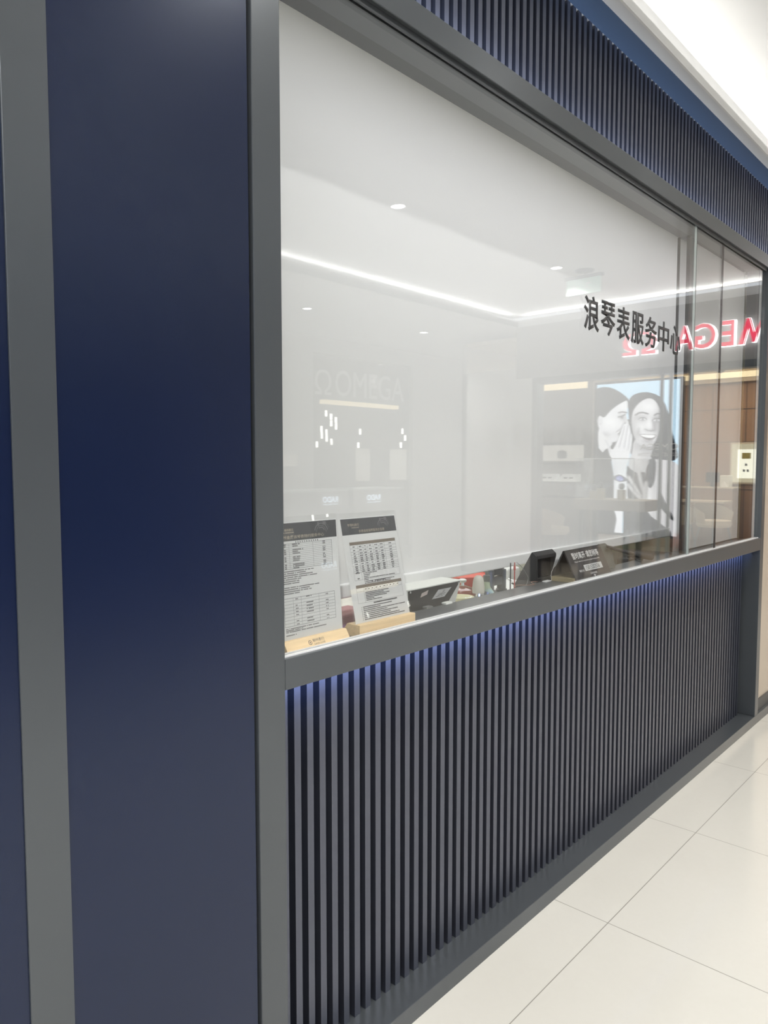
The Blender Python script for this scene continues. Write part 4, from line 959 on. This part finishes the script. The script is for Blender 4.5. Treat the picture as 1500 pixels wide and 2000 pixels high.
# ================================================================== OPPOSITE SIDE OF THE CORRIDOR
struct(MB().box(-4, 3.6, -3.98, -3.90, 0.42, 2.35).build('window_5', DARKSHOP), 'dark glossy shopfront across the corridor', 'window')
struct(MB().box(-4, 3.6, -4.0, -3.88, 2.35, 3.19).build('wall_opposite_fascia', mat('pale_blue_fascia', (0.72, 0.82, 0.98), 0.4)), 'fascia across the corridor', 'wall')
struct(MB().box(-4, 3.6, -4.0, -3.88, 0, 0.42).build('wall_opposite_plinth', GREY), 'plinth across the corridor', 'wall')
struct(MB().box(3.6, 3.75, -6.3, -3.88, 0, 3.19).build('wall_opposite_pier', WALLM), 'pale pier across the corridor', 'wall')
struct(MB().box(3.6, 6.84, -6.28, -6.2, 0, 3.19).box(8.92, 13.5, -6.28, -6.2, 0, 3.19).box(6.84, 8.92, -6.28, -6.2, 2.98, 3.19).build('wall_far', WALLM), 'pale far wall of the mall', 'wall')
struct(MB().box(3.7, 3.78, -7.5, -6.28, 0, 3.19).box(3.7, 13.5, -7.5, -7.42, 0, 3.19).build('wall_far_back', FASCIA), 'back wall of the far shop', 'wall')
fg = struct(MB().box(6.84, 8.92, -6.24, -6.232, 0, 2.98).build('window_6', GLASS), 'glass front of the far shop', 'window')
fl = thing('far_shop_sign_reflection', 'reversed letters imitating a reflected sign on the far shop glass', 'lettering', (7.8, -6.2, 2.40))  # modelled letters stand in for a sign reflected in this glass
tx = text('letters', 'OMEGA', facing((0, 0, 0), '+y'), 1.45, 0.36, WHITEINK, fl, depth=0.006)
tx.data.transform(Matrix.Translation(-Vector((0, 0, 0))))
me = tx.data; me.transform(Matrix.Translation(wloc(fl))); me.transform(Matrix.Diagonal((-1, 1, 1, 1))); me.flip_normals()
me.transform(Matrix.Translation((7.25, -6.195, 2.42))); me.transform(Matrix.Translation(-wloc(fl)))
text('emblem', 'Ω', facing((7.17, -6.198, 2.42), '+y'), 0.30, 0.34, WHITEINK, fl, depth=0.006)
for i, (x, y, z) in enumerate([(7.55 + (i % 4) * 0.10, -6.9 + (i % 3) * 0.1, 1.72 + (i * 37 % 11) * 0.045) for i in range(11)] + [(8.33, -6.8, 1.72), (8.37, -6.8, 1.93), (9.38, -6.8, 1.97), (9.45, -6.8, 1.86), (9.34, -6.8, 1.74)]):
    t = thing('pendant_light', ('slim pendant light in the dense left cluster of the far shop' if i < 11 else f'slim pendant light of the far shop, {["lowest of the middle pair", "upper of the middle pair", "topmost of the right three", "middle of the right three", "lowest of the right three"][i - 11]}'), 'pendant', (x, y, z), 'pendants in the left cluster' if i < 11 else 'pendants at the right of the far shop')
    MB().tube([(x, y, z), (x, y, z + 0.09)], 0.017, 10).build('lamp_tube', PENDANT, t)
for x0, x1, z0, z1 in ((8.58, 8.86, 1.2, 1.72), (9.40, 9.78, 1.2, 1.72), (5.9, 6.5, 1.45, 1.60)):
    tag(MB().box(x0, x1, -7.1 if x0 > 6.6 else -6.19, -7.05 if x0 > 6.6 else -6.15, z0, z1).build('wall_light_panel', WARMW), 'warm lit wall panel ' + ('beside the pier' if x0 < 6 else 'left inside the far shop' if x0 < 9 else 'right inside the far shop'), 'lit panel', 'warm lit panels of the far shop')
tag(MB().box(10.56, 11.31, -6.19, -6.17, 1.02, 1.40, 0.004).build('notice_board', FASCIA), 'grey square notice board on the far pale wall', 'notice board')
struct(MB().box(7.7, 9.4, -7.0, -6.9, 2.38, 2.44).build('trim_19', WARM), 'warm cove of the far shop', 'trim')
for xa, xb, lab in ((4.4, 5.60, 'left grey display counter with a small lit brand name'), (5.68, 6.5, 'right grey display counter with a small lit brand name')):
    t = thing('display_counter', lab, 'counter', ((xa + xb) / 2, -4.5, 0), 'display counters across the corridor')
    MB().box(xa, xb, -4.75, -4.31, 0, 1.20, 0.004).build('counter_body', mat('mid_grey_counter', (0.20, 0.20, 0.205), 0.4), t)
    MB().box(xa, xb, -4.75, -4.31, 1.20, 1.215).build('counter_glass', GEDGE, t)
    xr = 5.44 if xa < 5 else 6.10
    text('brand_name', 'RADO', facing((xr, -4.305, 1.085), '+y'), 0.215, 0.062, LITTEXT, t, depth=0.003, bold=0.02)
    text('brand_line', 'SWITZERLAND', facing((xr, -4.305, 1.058), '+y'), 0.215, 0.014, LITTEXT, t, depth=0.002)

print('objects', len(bpy.data.objects))
